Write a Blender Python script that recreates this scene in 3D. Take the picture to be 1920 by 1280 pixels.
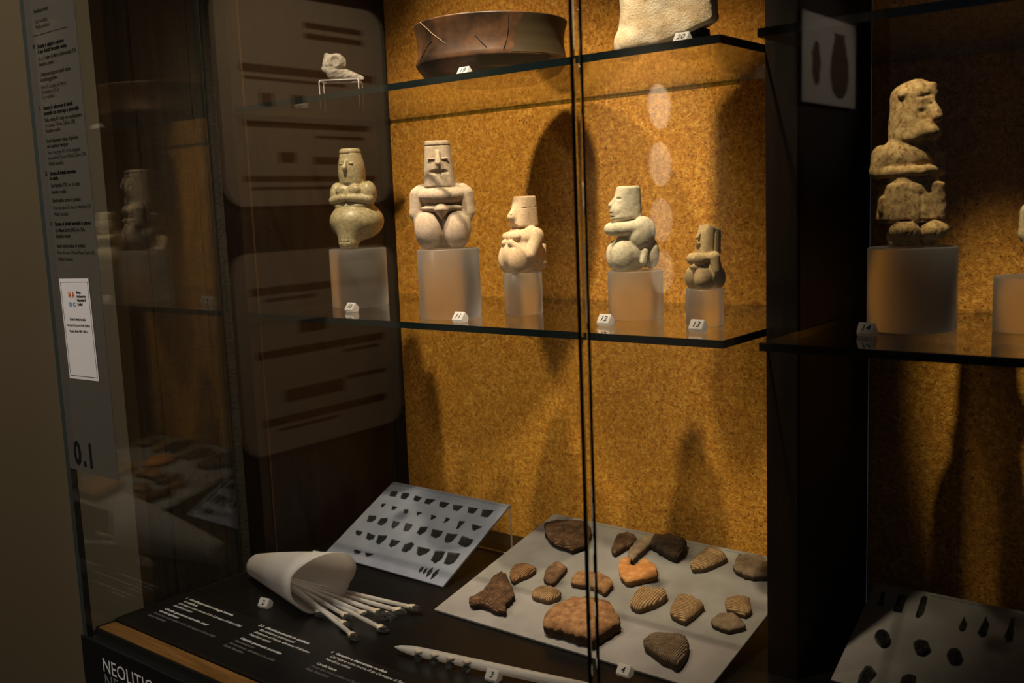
import bpy, bmesh, math, random
import numpy as np
from mathutils import Vector, Matrix

# ------------------------------------------------------------------ scene, camera, light
for o in list(bpy.data.objects):
    bpy.data.objects.remove(o)
S = bpy.context.scene
COL = S.collection
FPX, YAW, PITCH, ROLL = 1869.345, 0.6784, -0.1349, -0.0387
CAM = np.array([0.5510, -1.0914, 0.1713])      # z = 0 is the top of the middle glass shelves
_f = np.array([-math.sin(YAW)*math.cos(PITCH), math.cos(YAW)*math.cos(PITCH), math.sin(PITCH)])
_r0 = np.array([math.cos(YAW), math.sin(YAW), 0.0])
_u0 = np.cross(_r0, _f)
_r = math.cos(ROLL)*_r0 + math.sin(ROLL)*_u0
_u = -math.sin(ROLL)*_r0 + math.cos(ROLL)*_u0
cam_d = bpy.data.cameras.new('camera')
cam_d.sensor_width = 36.0
cam_d.lens = FPX*36.0/1920.0
cam_d.clip_start = 0.01
cam_d.dof.use_dof = True
cam_d.dof.focus_distance = 1.50
cam_d.dof.aperture_fstop = 6.3
cam = bpy.data.objects.new('camera', cam_d)
COL.objects.link(cam)
cam.matrix_world = Matrix(((_r[0], _u[0], -_f[0], CAM[0]), (_r[1], _u[1], -_f[1], CAM[1]),
                           (_r[2], _u[2], -_f[2], CAM[2]), (0, 0, 0, 1)))
S.camera = cam

W = bpy.data.worlds.new('world')
S.world = W
W.use_nodes = True
W.node_tree.nodes['Background'].inputs[0].default_value = (0.80, 0.86, 1.0, 1)
W.node_tree.nodes['Background'].inputs[1].default_value = 0.018
S.view_settings.view_transform = 'Standard'
S.view_settings.look = 'None'
S.view_settings.gamma = 1.0
S.view_settings.use_curve_mapping = False
S.view_settings.exposure = 0.0
S.cycles.transparent_max_bounces = 32
S.cycles.max_bounces = 12
S.cycles.transmission_bounces = 10
S.cycles.sample_clamp_indirect = 4.0


def spot(name, loc, target, power, color, cone=100, blend=0.5, radius=0.012):
    d = bpy.data.lights.new(name, 'SPOT')
    d.energy = power
    d.color = color
    d.spot_size = math.radians(cone)
    d.spot_blend = blend
    d.shadow_soft_size = radius
    o = bpy.data.objects.new(name, d)
    COL.objects.link(o)
    o.location = loc
    o.rotation_euler = (Vector(target)-Vector(loc)).to_track_quat('-Z', 'Y').to_euler()
    return o


WARM = (1.0, 0.80, 0.56)
# the row of small spots under the roof of the case
spot('case_spot', (-0.62, -0.29, 1.12), (-0.66, 0.38, -0.33), 74.0, WARM, 60, 1.0, 0.022)
spot('case_spot', (-0.19, -0.29, 1.12), (-0.36, 0.38, -0.30), 92.0, WARM, 48, 1.0, 0.022)
spot('case_spot', (0.06, -0.29, 1.12), (0.20, 0.18, 0.24), 80.0, WARM, 14, 0.9, 0.016)
# gallery lights: cool wash over the front of the case, unseen washers added to brighten the left wall's graphics for their reflections
spot('gallery_spot', (-0.75, -1.30, 1.55), (-0.72, 0.02, -0.45), 22.0, (0.70, 0.81, 1.0), 34, 0.9, 0.05)
spot('gallery_spot', (-1.35, -1.75, 1.30), (-1.65, -0.22, 0.0), 66.0, (1.0, 0.85, 0.66), 78, 0.6, 0.10)
spot('added_wall_washer', (-1.15, -2.15, 1.30), (-2.5, -2.15, 0.12), 54.0, (1.0, 0.70, 0.42), 80, 0.6, 0.04)
spot('added_wall_washer', (-1.0, -4.87, 1.45), (-2.5, -4.87, 0.25), 650.0, (1.0, 0.80, 0.60), 60, 0.6, 0.04)
spot('added_wall_washer', (-1.0, -7.4, 1.50), (-2.5, -7.4, 1.1), 60.0, (1.0, 0.84, 0.74), 60, 0.6, 0.04)

# ------------------------------------------------------------------ helpers


def at(x, y, ax, val):
    """the point of the plane ax = val that the photograph shows at pixel (x, y)"""
    d = _f + _r*(x-960)/FPX - _u*(y-640)/FPX
    i = 'xyz'.index(ax)
    return CAM + d*((val-CAM[i])/d[i])


def on_plane(x, y, p0, n):
    d = _f + _r*(x-960)/FPX - _u*(y-640)/FPX
    return CAM + d*(((np.array(p0)-CAM) @ n)/(d @ n))


def prop(o, label=None, cat=None, group=None, kind=None):
    if label: o['label'] = label
    if cat: o['category'] = cat
    if group: o['group'] = group
    if kind: o['kind'] = kind
    return o


def link(name, me, m, parent=None, loc=None, rz=0.0, rx=0.0):
    o = bpy.data.objects.new(name, me)
    COL.objects.link(o)
    if m is not None and not me.materials:
        me.materials.append(m)
    if parent: o.parent = parent
    if loc is not None: o.location = loc
    if rz or rx: o.rotation_euler = (rx, 0, rz)
    return o


def empty(name, loc=(0, 0, 0), rz=0.0, rx=0.0):
    o = bpy.data.objects.new(name, None)
    o.empty_display_size = 0.02
    COL.objects.link(o)
    o.location = loc
    o.rotation_euler = (rx, 0, rz)
    return o


def mesh(name, v, f, smooth=False):
    me = bpy.data.meshes.new(name)
    me.from_pydata([tuple(map(float, p)) for p in v], [], f)
    if smooth:
        me.polygons.foreach_set('use_smooth', [True]*len(me.polygons))
    me.update()
    return me


def bm_mesh(name, bm, smooth=False):
    me = bpy.data.meshes.new(name)
    bmesh.ops.recalc_face_normals(bm, faces=bm.faces[:])
    bm.to_mesh(me)
    bm.free()
    if smooth:
        me.polygons.foreach_set('use_smooth', [True]*len(me.polygons))
    return me


def box_bm(x0, x1, y0, y1, z0, z1, bev=0.0, bm=None):
    own = bm is None
    if own: bm = bmesh.new()
    r = bmesh.ops.create_cube(bm, size=1.0)
    for v in r['verts']:
        v.co = Vector(((x0+x1)/2+v.co.x*(x1-x0), (y0+y1)/2+v.co.y*(y1-y0), (z0+z1)/2+v.co.z*(z1-z0)))
    if bev > 0 and own:
        bmesh.ops.bevel(bm, geom=bm.edges[:], offset=bev, segments=2, affect='EDGES', profile=0.5)
    return bm


def box(name, m, x0, x1, y0, y1, z0, z1, parent=None, bev=0.0):
    """a box whose object origin is the centre of its bottom face (in parent space)"""
    c = ((x0+x1)/2, (y0+y1)/2, z0)
    bm = box_bm(x0-c[0], x1-c[0], y0-c[1], y1-c[1], 0, z1-z0, bev)
    return link(name, bm_mesh(name, bm), m, parent, c)


def lathe(prof, n=48):
    v, f = [], []
    for r, z in prof:
        for k in range(n):
            a = 2*math.pi*k/n
            v.append((r*math.cos(a), r*math.sin(a), z))
    m = len(prof)
    for i in range(m-1):
        for k in range(n):
            f.append((i*n+k, i*n+(k+1) % n, (i+1)*n+(k+1) % n, (i+1)*n+k))
    f.append(tuple(reversed(range(n))))
    f.append(tuple((m-1)*n+k for k in range(n)))
    return v, f


def tube(pts, radii, n=10):
    pts = [Vector(p) for p in pts]
    v, f = [], []
    for i, p in enumerate(pts):
        t = (pts[min(i+1, len(pts)-1)]-pts[max(i-1, 0)]).normalized()
        a = t.cross(Vector((0, 0, 1)))
        if a.length < 1e-4: a = Vector((1, 0, 0))
        a.normalize()
        b = a.cross(t)
        for k in range(n):
            w = 2*math.pi*k/n
            v.append(p+(a*math.cos(w)+b*math.sin(w))*radii[i])
    for i in range(len(pts)-1):
        for k in range(n):
            f.append((i*n+k, i*n+(k+1) % n, (i+1)*n+(k+1) % n, (i+1)*n+k))
    f.append(tuple(reversed(range(n))))
    f.append(tuple((len(pts)-1)*n+k for k in range(n)))
    return v, f

# ------------------------------------------------------------------ materials


class NT:
    def __init__(self, name):
        self.m = bpy.data.materials.new(name)
        self.m.use_nodes = True
        self.t = self.m.node_tree
        self.t.nodes.clear()
        self.out = self.t.nodes.new('ShaderNodeOutputMaterial')

    def n(self, typ, **kw):
        nd = self.t.nodes.new(typ)
        for k, v in kw.items():
            if k in nd.inputs: nd.inputs[k].default_value = v
            else: setattr(nd, k, v)
        return nd

    def l(self, a, b):
        self.t.links.new(a, b)

    def coord(self, scale=(1, 1, 1), obj=True):
        tc = self.n('ShaderNodeTexCoord')
        mp = self.n('ShaderNodeMapping')
        mp.inputs['Scale'].default_value = scale
        self.l(tc.outputs['Object' if obj else 'Generated'], mp.inputs['Vector'])
        return mp.outputs['Vector']

    def noise(self, vec, scale, detail=4.0, rough=0.55):
        nd = self.n('ShaderNodeTexNoise')
        nd.inputs['Scale'].default_value = scale
        nd.inputs['Detail'].default_value = detail
        nd.inputs['Roughness'].default_value = rough
        self.l(vec, nd.inputs['Vector'])
        return nd.outputs['Fac']

    def ramp(self, fac, stops):
        nd = self.n('ShaderNodeValToRGB')
        cr = nd.color_ramp
        while len(cr.elements) < len(stops): cr.elements.new(0.5)
        for e, (p, c) in zip(cr.elements, stops):
            e.position = p
            e.color = (*c, 1)
        self.l(fac, nd.inputs['Fac'])
        return nd.outputs['Color']

    def mix(self, fac, a, b, mode='MIX'):
        nd = self.n('ShaderNodeMix', data_type='RGBA', blend_type=mode)
        for s, v in ((nd.inputs[0], fac), (nd.inputs[6], a), (nd.inputs[7], b)):
            if hasattr(v, 'links'): self.l(v, s)
            elif isinstance(v, (int, float)): s.default_value = v
            else: s.default_value = (*v, 1)
        return nd.outputs[2]

    def bump(self, h, strength, dist):
        nd = self.n('ShaderNodeBump')
        nd.inputs['Strength'].default_value = strength
        nd.inputs['Distance'].default_value = dist
        self.l(h, nd.inputs['Height'])
        return nd.outputs['Normal']

    def bsdf(self, color, rough=0.6, spec=0.5, normal=None, **kw):
        b = self.n('ShaderNodeBsdfPrincipled')
        for s, v in ((b.inputs['Base Color'], color), (b.inputs['Roughness'], rough)):
            if hasattr(v, 'links'): self.l(v, s)
            elif isinstance(v, (int, float)): s.default_value = v
            else: s.default_value = (*v, 1)
        b.inputs['Specular IOR Level'].default_value = spec
        for k, v in kw.items(): b.inputs[k].default_value = v
        if normal is not None: self.l(normal, b.inputs['Normal'])
        return b.outputs[0]

    def done(self, sh):
        self.l(sh, self.out.inputs['Surface'])
        return self.m


def plain(name, color, rough=0.6, spec=0.4, **kw):
    t = NT(name)
    return t.done(t.bsdf(color, rough, spec, **kw))


def clear_glass(name, tint=(0.96, 0.98, 0.97), rough=0.0, base=0.043):
    """a clear pane: straight-through light plus a mirror whose share follows the angle"""
    t = NT(name)
    lw = t.n('ShaderNodeLayerWeight')
    lw.inputs['Blend'].default_value = 0.5
    p = t.n('ShaderNodeMath', operation='POWER')
    t.l(lw.outputs['Facing'], p.inputs[0])
    p.inputs[1].default_value = 5.0
    q = t.n('ShaderNodeMath', operation='MULTIPLY_ADD')
    t.l(p.outputs[0], q.inputs[0])
    q.inputs[1].default_value = 1-base
    q.inputs[2].default_value = base
    tr = t.n('ShaderNodeBsdfTransparent')
    tr.inputs[0].default_value = (*tint, 1)
    gl = t.n('ShaderNodeBsdfGlossy')
    gl.inputs['Color'].default_value = (1, 1, 1, 1)
    gl.inputs['Roughness'].default_value = rough
    mx = t.n('ShaderNodeMixShader')
    t.l(q.outputs[0], mx.inputs[0])
    t.l(tr.outputs[0], mx.inputs[1])
    t.l(gl.outputs[0], mx.inputs[2])
    return t.done(mx.outputs[0])


def cork_mat():
    t = NT('cork')
    v = t.coord()
    big = t.noise(v, 14, 3)
    mid = t.noise(v, 150, 3, 0.6)
    c1 = t.ramp(mid, [(0.30, (0.42, 0.155, 0.018)), (0.52, (0.68, 0.30, 0.042)), (0.72, (0.88, 0.50, 0.105))])
    vo = t.n('ShaderNodeTexVoronoi')
    vo.inputs['Scale'].default_value = 330
    t.l(v, vo.inputs['Vector'])
    g = t.ramp(vo.outputs['Color'], [(0.0, (0.45, 0.42, 0.38)), (0.35, (0.85, 0.84, 0.8)), (1.0, (1.15, 1.1, 1.0))])
    c2 = t.mix(0.75, c1, g, 'MULTIPLY')
    sp = t.noise(v, 260, 2, 0.7)
    c3 = t.mix(t.ramp(sp, [(0.60, (0, 0, 0)), (0.70, (1, 1, 1))]), c2, (0.075, 0.03, 0.008))
    c4 = t.mix(t.ramp(big, [(0.35, (0, 0, 0)), (0.7, (0.35, 0.35, 0.35))]), c3, (0.55, 0.25, 0.03), 'MIX')
    return t.done(t.bsdf(c4, 0.85, 0.2, t.bump(vo.outputs['Distance'], 0.35, 0.0015)))


def wood_mat(name, c0, c1, axis=(1, 1, 0.05), scale=90, rough=0.5):
    t = NT(name)
    v = t.coord((axis[0], axis[1], axis[2]))
    a = t.noise(v, scale, 6, 0.65)
    col = t.ramp(a, [(0.3, c0), (0.7, c1)])
    return t.done(t.bsdf(col, rough, 0.35, t.bump(a, 0.2, 0.001)))


def concrete_mat():
    t = NT('board_formed_concrete')
    v = t.coord()
    a = t.noise(v, 7, 6, 0.6)
    b = t.noise(v, 120, 5, 0.7)
    c = t.noise(t.coord((30, 30, 2)), 3, 3)
    col = t.mix(0.5, t.ramp(a, [(0.3, (0.048, 0.040, 0.032)), (0.7, (0.105, 0.090, 0.072))]),
                t.ramp(c, [(0.3, (0.05, 0.043, 0.035)), (0.7, (0.10, 0.087, 0.070))]))
    return t.done(t.bsdf(col, 0.9, 0.2, t.bump(b, 0.6, 0.004)))


def stone_mat(name, base, dark, light, grain=0.5, rough=0.75, spec=0.25, scale=1.0, stain=None, sss=0.0):
    t = NT(name)
    v = t.coord()
    a = t.noise(v, 38*scale, 5, 0.6)
    b = t.noise(v, 500*scale, 4, 0.7)
    col = t.ramp(a, [(0.28, dark), (0.5, base), (0.75, light)])
    col = t.mix(0.35, col, t.ramp(b, [(0.3, (0.6, 0.58, 0.55)), (0.6, (1, 1, 1))]), 'MULTIPLY')
    if stain:
        s = t.noise(v, 26*scale, 4, 0.65)
        col = t.mix(t.ramp(s, [(0.54, (0, 0, 0)), (0.62, (0.85, 0.85, 0.85))]), col, stain)
    return t.done(t.bsdf(col, rough, spec, t.bump(b, grain, 0.0012)))


def sherd_mat(name, base, dark, light, axis=0, wscale=0.0, rough=0.85):
    """fired clay; wscale > 0 adds comb-impressed grooves as fine relief and as painted groove shade"""
    t = NT(name)
    v = t.coord()
    a = t.noise(v, 70, 5, 0.65)
    b = t.noise(v, 600, 3, 0.6)
    col = t.ramp(a, [(0.28, dark), (0.5, base), (0.72, light)])
    h = b
    if wscale > 0:
        w = t.n('ShaderNodeTexWave', bands_direction='XYZ'[axis])
        w.inputs['Scale'].default_value = wscale
        w.inputs['Distortion'].default_value = 2.5
        w.inputs['Detail'].default_value = 2
        w.inputs['Detail Scale'].default_value = 1.2
        t.l(v, w.inputs['Vector'])
        g = t.ramp(w.outputs['Fac'], [(0.15, (0.30, 0.28, 0.26)), (0.5, (1, 1, 1))])
        col = t.mix(0.9, col, g, 'MULTIPLY')  # shade in the grooves painted into the clay colour
        ad = t.n('ShaderNodeMath', operation='MULTIPLY_ADD')
        t.l(w.outputs['Fac'], ad.inputs[0])
        ad.inputs[1].default_value = 1.4
        t.l(b, ad.inputs[2])
        h = ad.outputs[0]
    return t.done(t.bsdf(col, rough, 0.2, t.bump(h, 0.8, 0.0014)))


def frosted(name, color, trans, rough, white):
    """frosted acrylic: rough refraction mixed with a milky diffuse share"""
    t = NT(name)
    p = t.n('ShaderNodeBsdfPrincipled')
    p.inputs['Base Color'].default_value = (*color, 1)
    p.inputs['Roughness'].default_value = rough
    p.inputs['IOR'].default_value = 1.35
    p.inputs['Transmission Weight'].default_value = trans
    d = t.n('ShaderNodeBsdfDiffuse')
    d.inputs[0].default_value = (0.85, 0.83, 0.80, 1)
    tl = t.n('ShaderNodeBsdfTranslucent')
    tl.inputs[0].default_value = (0.85, 0.83, 0.80, 1)
    m1 = t.n('ShaderNodeMixShader')
    m1.inputs[0].default_value = 0.5
    t.l(d.outputs[0], m1.inputs[1])
    t.l(tl.outputs[0], m1.inputs[2])
    m2 = t.n('ShaderNodeMixShader')
    m2.inputs[0].default_value = white
    t.l(p.outputs[0], m2.inputs[1])
    t.l(m1.outputs[0], m2.inputs[2])
    return t.done(m2.outputs[0])


def obsidian_mat(name, col=(0.006, 0.007, 0.009), rough=0.16):
    t = NT(name)
    v = t.coord()
    a = t.noise(v, 420, 2, 0.5)
    return t.done(t.bsdf(col, rough, 0.9, t.bump(a, 1.0, 0.007)))


def film_mat():
    t = NT('grey_vinyl_film')
    tr = t.n('ShaderNodeBsdfTransparent')
    tr.inputs[0].default_value = (0.80, 0.80, 0.79, 1)
    d = t.n('ShaderNodeBsdfDiffuse')
    d.inputs[0].default_value = (0.135, 0.122, 0.102, 1)
    m = t.n('ShaderNodeMixShader')
    m.inputs[0].default_value = 0.55
    t.l(tr.outputs[0], m.inputs[1])
    t.l(d.outputs[0], m.inputs[2])
    return t.done(m.outputs[0])


def tray_mat(name, c0, c1):
    t = NT(name)
    v = t.coord()
    a = t.noise(v, 16, 3, 0.5)
    col = t.ramp(a, [(0.3, c0), (0.7, c1)])
    p = t.bsdf(col, 0.42, 0.35)
    tl = t.n('ShaderNodeBsdfTranslucent')
    t.l(col, tl.inputs[0])
    m = t.n('ShaderNodeMixShader')
    m.inputs[0].default_value = 0.22
    t.l(p, m.inputs[1])
    t.l(tl.outputs[0], m.inputs[2])
    return t.done(m.outputs[0])


M = {}
M['cork'] = cork_mat()
M['black'] = plain('black_laminate', (0.006, 0.0058, 0.0055), 0.55, 0.3)
M['floor_black'] = plain('black_case_floor', (0.005, 0.0048, 0.0046), 0.35, 0.3)
M['wood'] = wood_mat('dark_stained_wood', (0.007, 0.0035, 0.002), (0.022, 0.010, 0.0045), (1, 1, 0.06), 80)
M['wood_strip'] = wood_mat('oak_strip', (0.17, 0.075, 0.018), (0.38, 0.19, 0.05), (0.06, 1, 1), 160, 0.5)
M['lipping'] = plain('pale_edge_lipping', (0.07, 0.034, 0.013), 0.5, 0.3)
M['concrete'] = concrete_mat()
M['plaster'] = plain('beige_plaster', (0.125, 0.098, 0.060), 0.9, 0.2)
M['room_dark'] = plain('dark_room_paint', (0.05, 0.045, 0.04), 0.9, 0.2)
M['room_floor'] = plain('dark_floor', (0.04, 0.035, 0.03), 0.5, 0.3)
M['pane'] = clear_glass('pane_glass', (0.975, 0.985, 0.98))
M['shelf'] = clear_glass('shelf_glass', (0.945, 0.96, 0.93))
M['acrylic'] = clear_glass('clear_acrylic', (0.97, 0.97, 0.97))
M['edge'] = plain('dark_glass_edge', (0.006, 0.012, 0.013), 0.12, 0.6)
M['pane_end'] = plain('ground_glass_end', (0.035, 0.045, 0.042), 0.4, 0.4)
M['back_edge'] = clear_glass('pale_green_glass_edge', (0.45, 0.52, 0.46))
M['seal'] = plain('black_seal', (0.012, 0.009, 0.006), 0.5, 0.3)
M['bright_edge'] = plain('polished_acrylic_edge', (0.62, 0.60, 0.60), 0.3, 0.5)
M['film'] = film_mat()
M['ink'] = plain('black_print', (0.006, 0.006, 0.007), 0.7, 0.2)
M['ink_white'] = plain('white_print', (0.80, 0.80, 0.80), 0.7, 0.2)
M['ink_grey'] = plain('grey_print', (0.22, 0.22, 0.22), 0.7, 0.2)
M['paper'] = plain('white_card', (0.80, 0.76, 0.74), 0.7, 0.3)
M['ink_orange'] = plain('orange_print', (0.75, 0.30, 0.06), 0.7, 0.2)
M['ink_red'] = plain('red_print', (0.62, 0.07, 0.03), 0.7, 0.2)
M['ink_blue'] = plain('blue_print', (0.08, 0.30, 0.62), 0.7, 0.2)
M['pedestal'] = frosted('frosted_acrylic_block', (0.95, 0.93, 0.91), 1.0, 0.32, 0.15)
M['tag'] = frosted('white_acrylic_tag', (0.97, 0.96, 1.24), 0.9, 0.35, 0.75)
M['sheet'] = frosted('frosted_plastic_sheet', (0.95, 0.95, 0.97), 0.9, 0.5, 0.72)
M['shaft'] = frosted('frosted_rod', (0.95, 0.95, 0.96), 0.9, 0.4, 0.60)
M['tray'] = tray_mat('frosted_tray', (0.27, 0.25, 0.24), (0.37, 0.35, 0.335))
M['tray_cool_lit'] = tray_mat('cool_lit_frosted_tray', (0.21, 0.235, 0.31), (0.30, 0.325, 0.41))  # cool cast of the light put into this tray's colour
M['obsidian'] = obsidian_mat('obsidian')
M['obsidian_grey'] = obsidian_mat('grey_obsidian', (0.035, 0.037, 0.04), 0.2)
M['resin'] = plain('pale_resin_binding', (0.50, 0.42, 0.33), 0.45, 0.5)
M['panel'] = plain('info_panel_board', (0.72, 0.66, 0.56), 0.7, 0.3)
M['panel_ink'] = plain('info_panel_print', (0.16, 0.10, 0.07), 0.8, 0.2)
M['hole'] = plain('peg_hole_shade', (0.001, 0.001, 0.001), 0.9, 0.0)

# ------------------------------------------------------------------ the setting
ZF = -0.4721            # black floor of the case
ZR = -1.32              # floor of the room
prop(box('floor', M['room_floor'], -2.6, 3.0, -9.0, 1.2, ZR-0.05, ZR), kind='structure')
prop(box('wall_left', M['room_dark'], -2.62, -2.52, -9.0, -0.22, ZR, 2.2), kind='structure')
prop(box('wall_front', M['plaster'], -2.62, -0.985, -0.222, -0.20, ZR, 2.2), kind='structure')
# concrete pillar beside the case: three formwork boards with raised seams between them
pil = prop(box('wall_pillar', M['concrete'], -1.30, -1.004, -0.198, 0.5, ZR, 2.2), kind='structure')
rng = random.Random(5)
for k, (y0, y1) in enumerate(((-0.197, -0.149), (-0.145, -0.040), (-0.036, 0.16))):
    bm = box_bm(-0.006, 0.004+0.002*(k % 2), y0, y1, -0.9, 1.6)
    bmesh.ops.subdivide_edges(bm, edges=[e for e in bm.edges if abs((e.verts[0].co-e.verts[1].co).z) > 1], cuts=90)
    for v in bm.verts:
        v.co.y += rng.uniform(-1, 1)*0.0012
        v.co.x += rng.uniform(-1, 1)*0.0005
    link('formwork_board', bm_mesh('formwork_board', bm), M['concrete'], pil, (-1.004+1.152, -0.151, 0-ZR))
v, f = [], []
for yy, amp in ((-0.147, 0.004), (-0.038, 0.002)):
    n0 = len(v)
    for i in range(260):
        z = -0.9+i*2.5/259
        w = amp*(0.35+0.9*rng.random())
        v += [(-0.001, yy-w*0.7, z), (0.004+w*0.8*rng.random(), yy+rng.uniform(-1, 1)*0.001, z), (-0.001, yy+w*0.7, z)]
    for i in range(259):
        a = n0+3*i
        f += [(a, a+1, a+4, a+3), (a+1, a+2, a+5, a+4)]
link('mortar_seam', mesh('mortar_seam', v, f, True), M['concrete'], pil, (-1.004+1.152, -0.151, 0-ZR))
for o in pil.children:
    o.location = (0.148, -0.151, -ZR)

# ------------------------------------------------------------------ the display case
case = empty('display_case', (-0.45, 0.0, ZR))
prop(case, 'dark wooden showcase with cork back, black plinth and tall glass front', 'display case')


def cbox(name, m, x0, x1, y0, y1, z0, z1, parent=None, bev=0.0):
    o = box(name, m, x0, x1, y0, y1, z0, z1, None, bev)
    o.parent = parent or case
    off = Vector((0, 0, 0))
    p = o.parent
    while p is not None:
        off += p.location
        p = p.parent
    o.location = o.location-off
    return o


cb = cbox('plinth', M['black'], -0.962, 1.6, -0.348, 0.42, ZR, ZF-0.012, bev=0.001)
cbox('case_floor', M['floor_black'], -0.94, 1.6, -0.300, 0.400, ZF-0.012, ZF-0.0005)
cbox('front_ledge', M['black'], -0.940, 1.6, -0.3335, -0.3285, ZF-0.012, ZF-0.002)
cbox('oak_strip', M['wood_strip'], -0.940, 1.6, -0.3280, -0.3005, ZF-0.012, ZF-0.001)
cbox('side_ledge', M['wood'], -0.945, -0.9405, -0.330, 0.0, ZF-0.012, ZF-0.001)
ep = cbox('end_panel', M['wood'], -0.985, -0.936, 0.002, 0.40, ZF-0.012, 1.24, bev=0.001)
cbox('edge_lipping', M['lipping'], -0.9362, -0.9340, 0.024, 0.027, ZF-0.01, 1.24)
cbox('divider', M['wood'], 0.0005, 0.043, 0.12, 0.381, ZF-0.0005, 1.24, bev=0.001)
cbox('divider_lining', M['black'], 0.0431, 0.0446, 0.125, 0.379, ZF, 1.24)
cbox('back_lining', M['black'], -0.9358, -0.9342, 0.350, 0.3805, ZF, 1.24)
cbox('cork_panel', M['cork'], -0.934, 0.0, 0.3815, 0.40, ZF-0.0005, 1.24)
cbox('cork_panel', M['cork'], 0.045, 1.6, 0.3815, 0.40, ZF-0.0005, 1.24)
cbox('case_top', M['black'], -0.985, 1.6, -0.348, 0.42, 1.242, 1.27)
# glass: two front panes that meet in front of the divider, one side pane
YG0, YG1 = -0.345, -0.335
pl = cbox('front_pane', M['pane'], -0.9455, 0.0275, YG0, YG1, ZF-0.0115, 1.241)
cbox('pane_edge', M['seal'], 0.0277, 0.0300, YG0, YG0+0.0030, ZF-0.0115, 1.241, pl)
pr = cbox('front_pane', M['pane'], 0.0405, 1.6, YG0, YG1, ZF-0.0115, 1.241)
cbox('pane_edge', M['seal'], 0.0384, 0.0403, YG0, YG0+0.0020, ZF-0.0115, 1.241, pr)
tj = NT('solid_glass_joint')
gj = tj.n('ShaderNodeBsdfGlass')
gj.inputs['IOR'].default_value = 1.5
gj.inputs['Roughness'].default_value = 0.02
gj.inputs['Color'].default_value = (0.93, 0.95, 0.92, 1)
M['joint'] = tj.done(gj.outputs[0])
cbox('glass_joint', M['joint'], 0.0302, 0.0382, YG0+0.0005, YG0+0.004, ZF-0.0115, 1.241, None, 0.001)
ps = cbox('side_pane', M['pane'], -0.9585, -0.9490, YG1+0.0005, -0.045, ZF-0.0115, 1.241)
cbox('pane_edge', M['pane_end'], -0.9585, -0.9458, YG0, YG1, ZF-0.0115, 1.241, ps)
cbox('pane_edge', M['pane_end'], -0.9585, -0.9490, -0.0449, -0.0438, ZF-0.0115, 1.241, ps)
# shelf peg holes in the end panel: shallow black discs stand in for their shade
hm = None
for zz in [0.092+0.0508*k for k in range(-6, 10) if k not in (-2, -1, 5, 3)]:
    for yy in (0.0627, 0.3395):
        if hm is None:
            v, f = lathe([(0.0017, -0.004), (0.0017, 0.0)], 10)
            hm = mesh('peg_hole', [(z, x, y) for x, y, z in v], f)
        o = link('peg_hole', hm, M['hole'], ep)
        o.location = Vector((-0.9355, yy, zz))-ep.location-case.location

# ------------------------------------------------------------------ glass shelves
TH = 0.0099


def shelf(x0, x1, z, label):
    g = empty('glass_shelf', ((x0+x1)/2, 0.19, z-TH))
    prop(g, label, 'shelf', 'glass shelves of the showcase')
    cx = (x0+x1)/2
    s = box('glass_plate', M['shelf'], x0-cx+0.0012, x1-cx-0.0012, -0.19+0.0012, 0.188, 0, TH, g)
    box('front_edge', M['edge'], x0-cx, x1-cx, -0.19, -0.19+0.0011, 0, TH, g)
    box('end_edge', M['edge'], x0-cx, x0-cx+0.0011, -0.19+0.0012, 0.188, 0, TH, g)
    box('end_edge', M['edge'], x1-cx-0.0011, x1-cx, -0.19+0.0012, 0.188, 0, TH, g)
    box('back_edge', M['back_edge'], x0-cx+0.0012, x1-cx-0.0012, 0.1881, 0.1891, 0, TH, g)
    return g


shelf(-0.9312, -0.0005, 0.0, 'middle glass shelf of the lit left bay carrying five small stone figures')
shelf(-0.9312, -0.0005, 0.36, 'upper glass shelf of the lit left bay under the brown bowl and pale stone')
shelf(0.0460, 1.2, 0.0, 'middle glass shelf of the dark right bay under the tall stained statuette')
shelf(0.0460, 1.2, 0.36, 'upper empty-looking glass shelf of the dark right bay')

# ------------------------------------------------------------------ implicit sculpting (surface nets)


def smin(a, b, k):
    if k <= 0: return np.minimum(a, b)
    h = np.clip(0.5+0.5*(b-a)/k, 0, 1)
    return b*(1-h)+a*h-k*h*(1-h)


def ssub(a, b, k):
    return -smin(-a, b, k)


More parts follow.
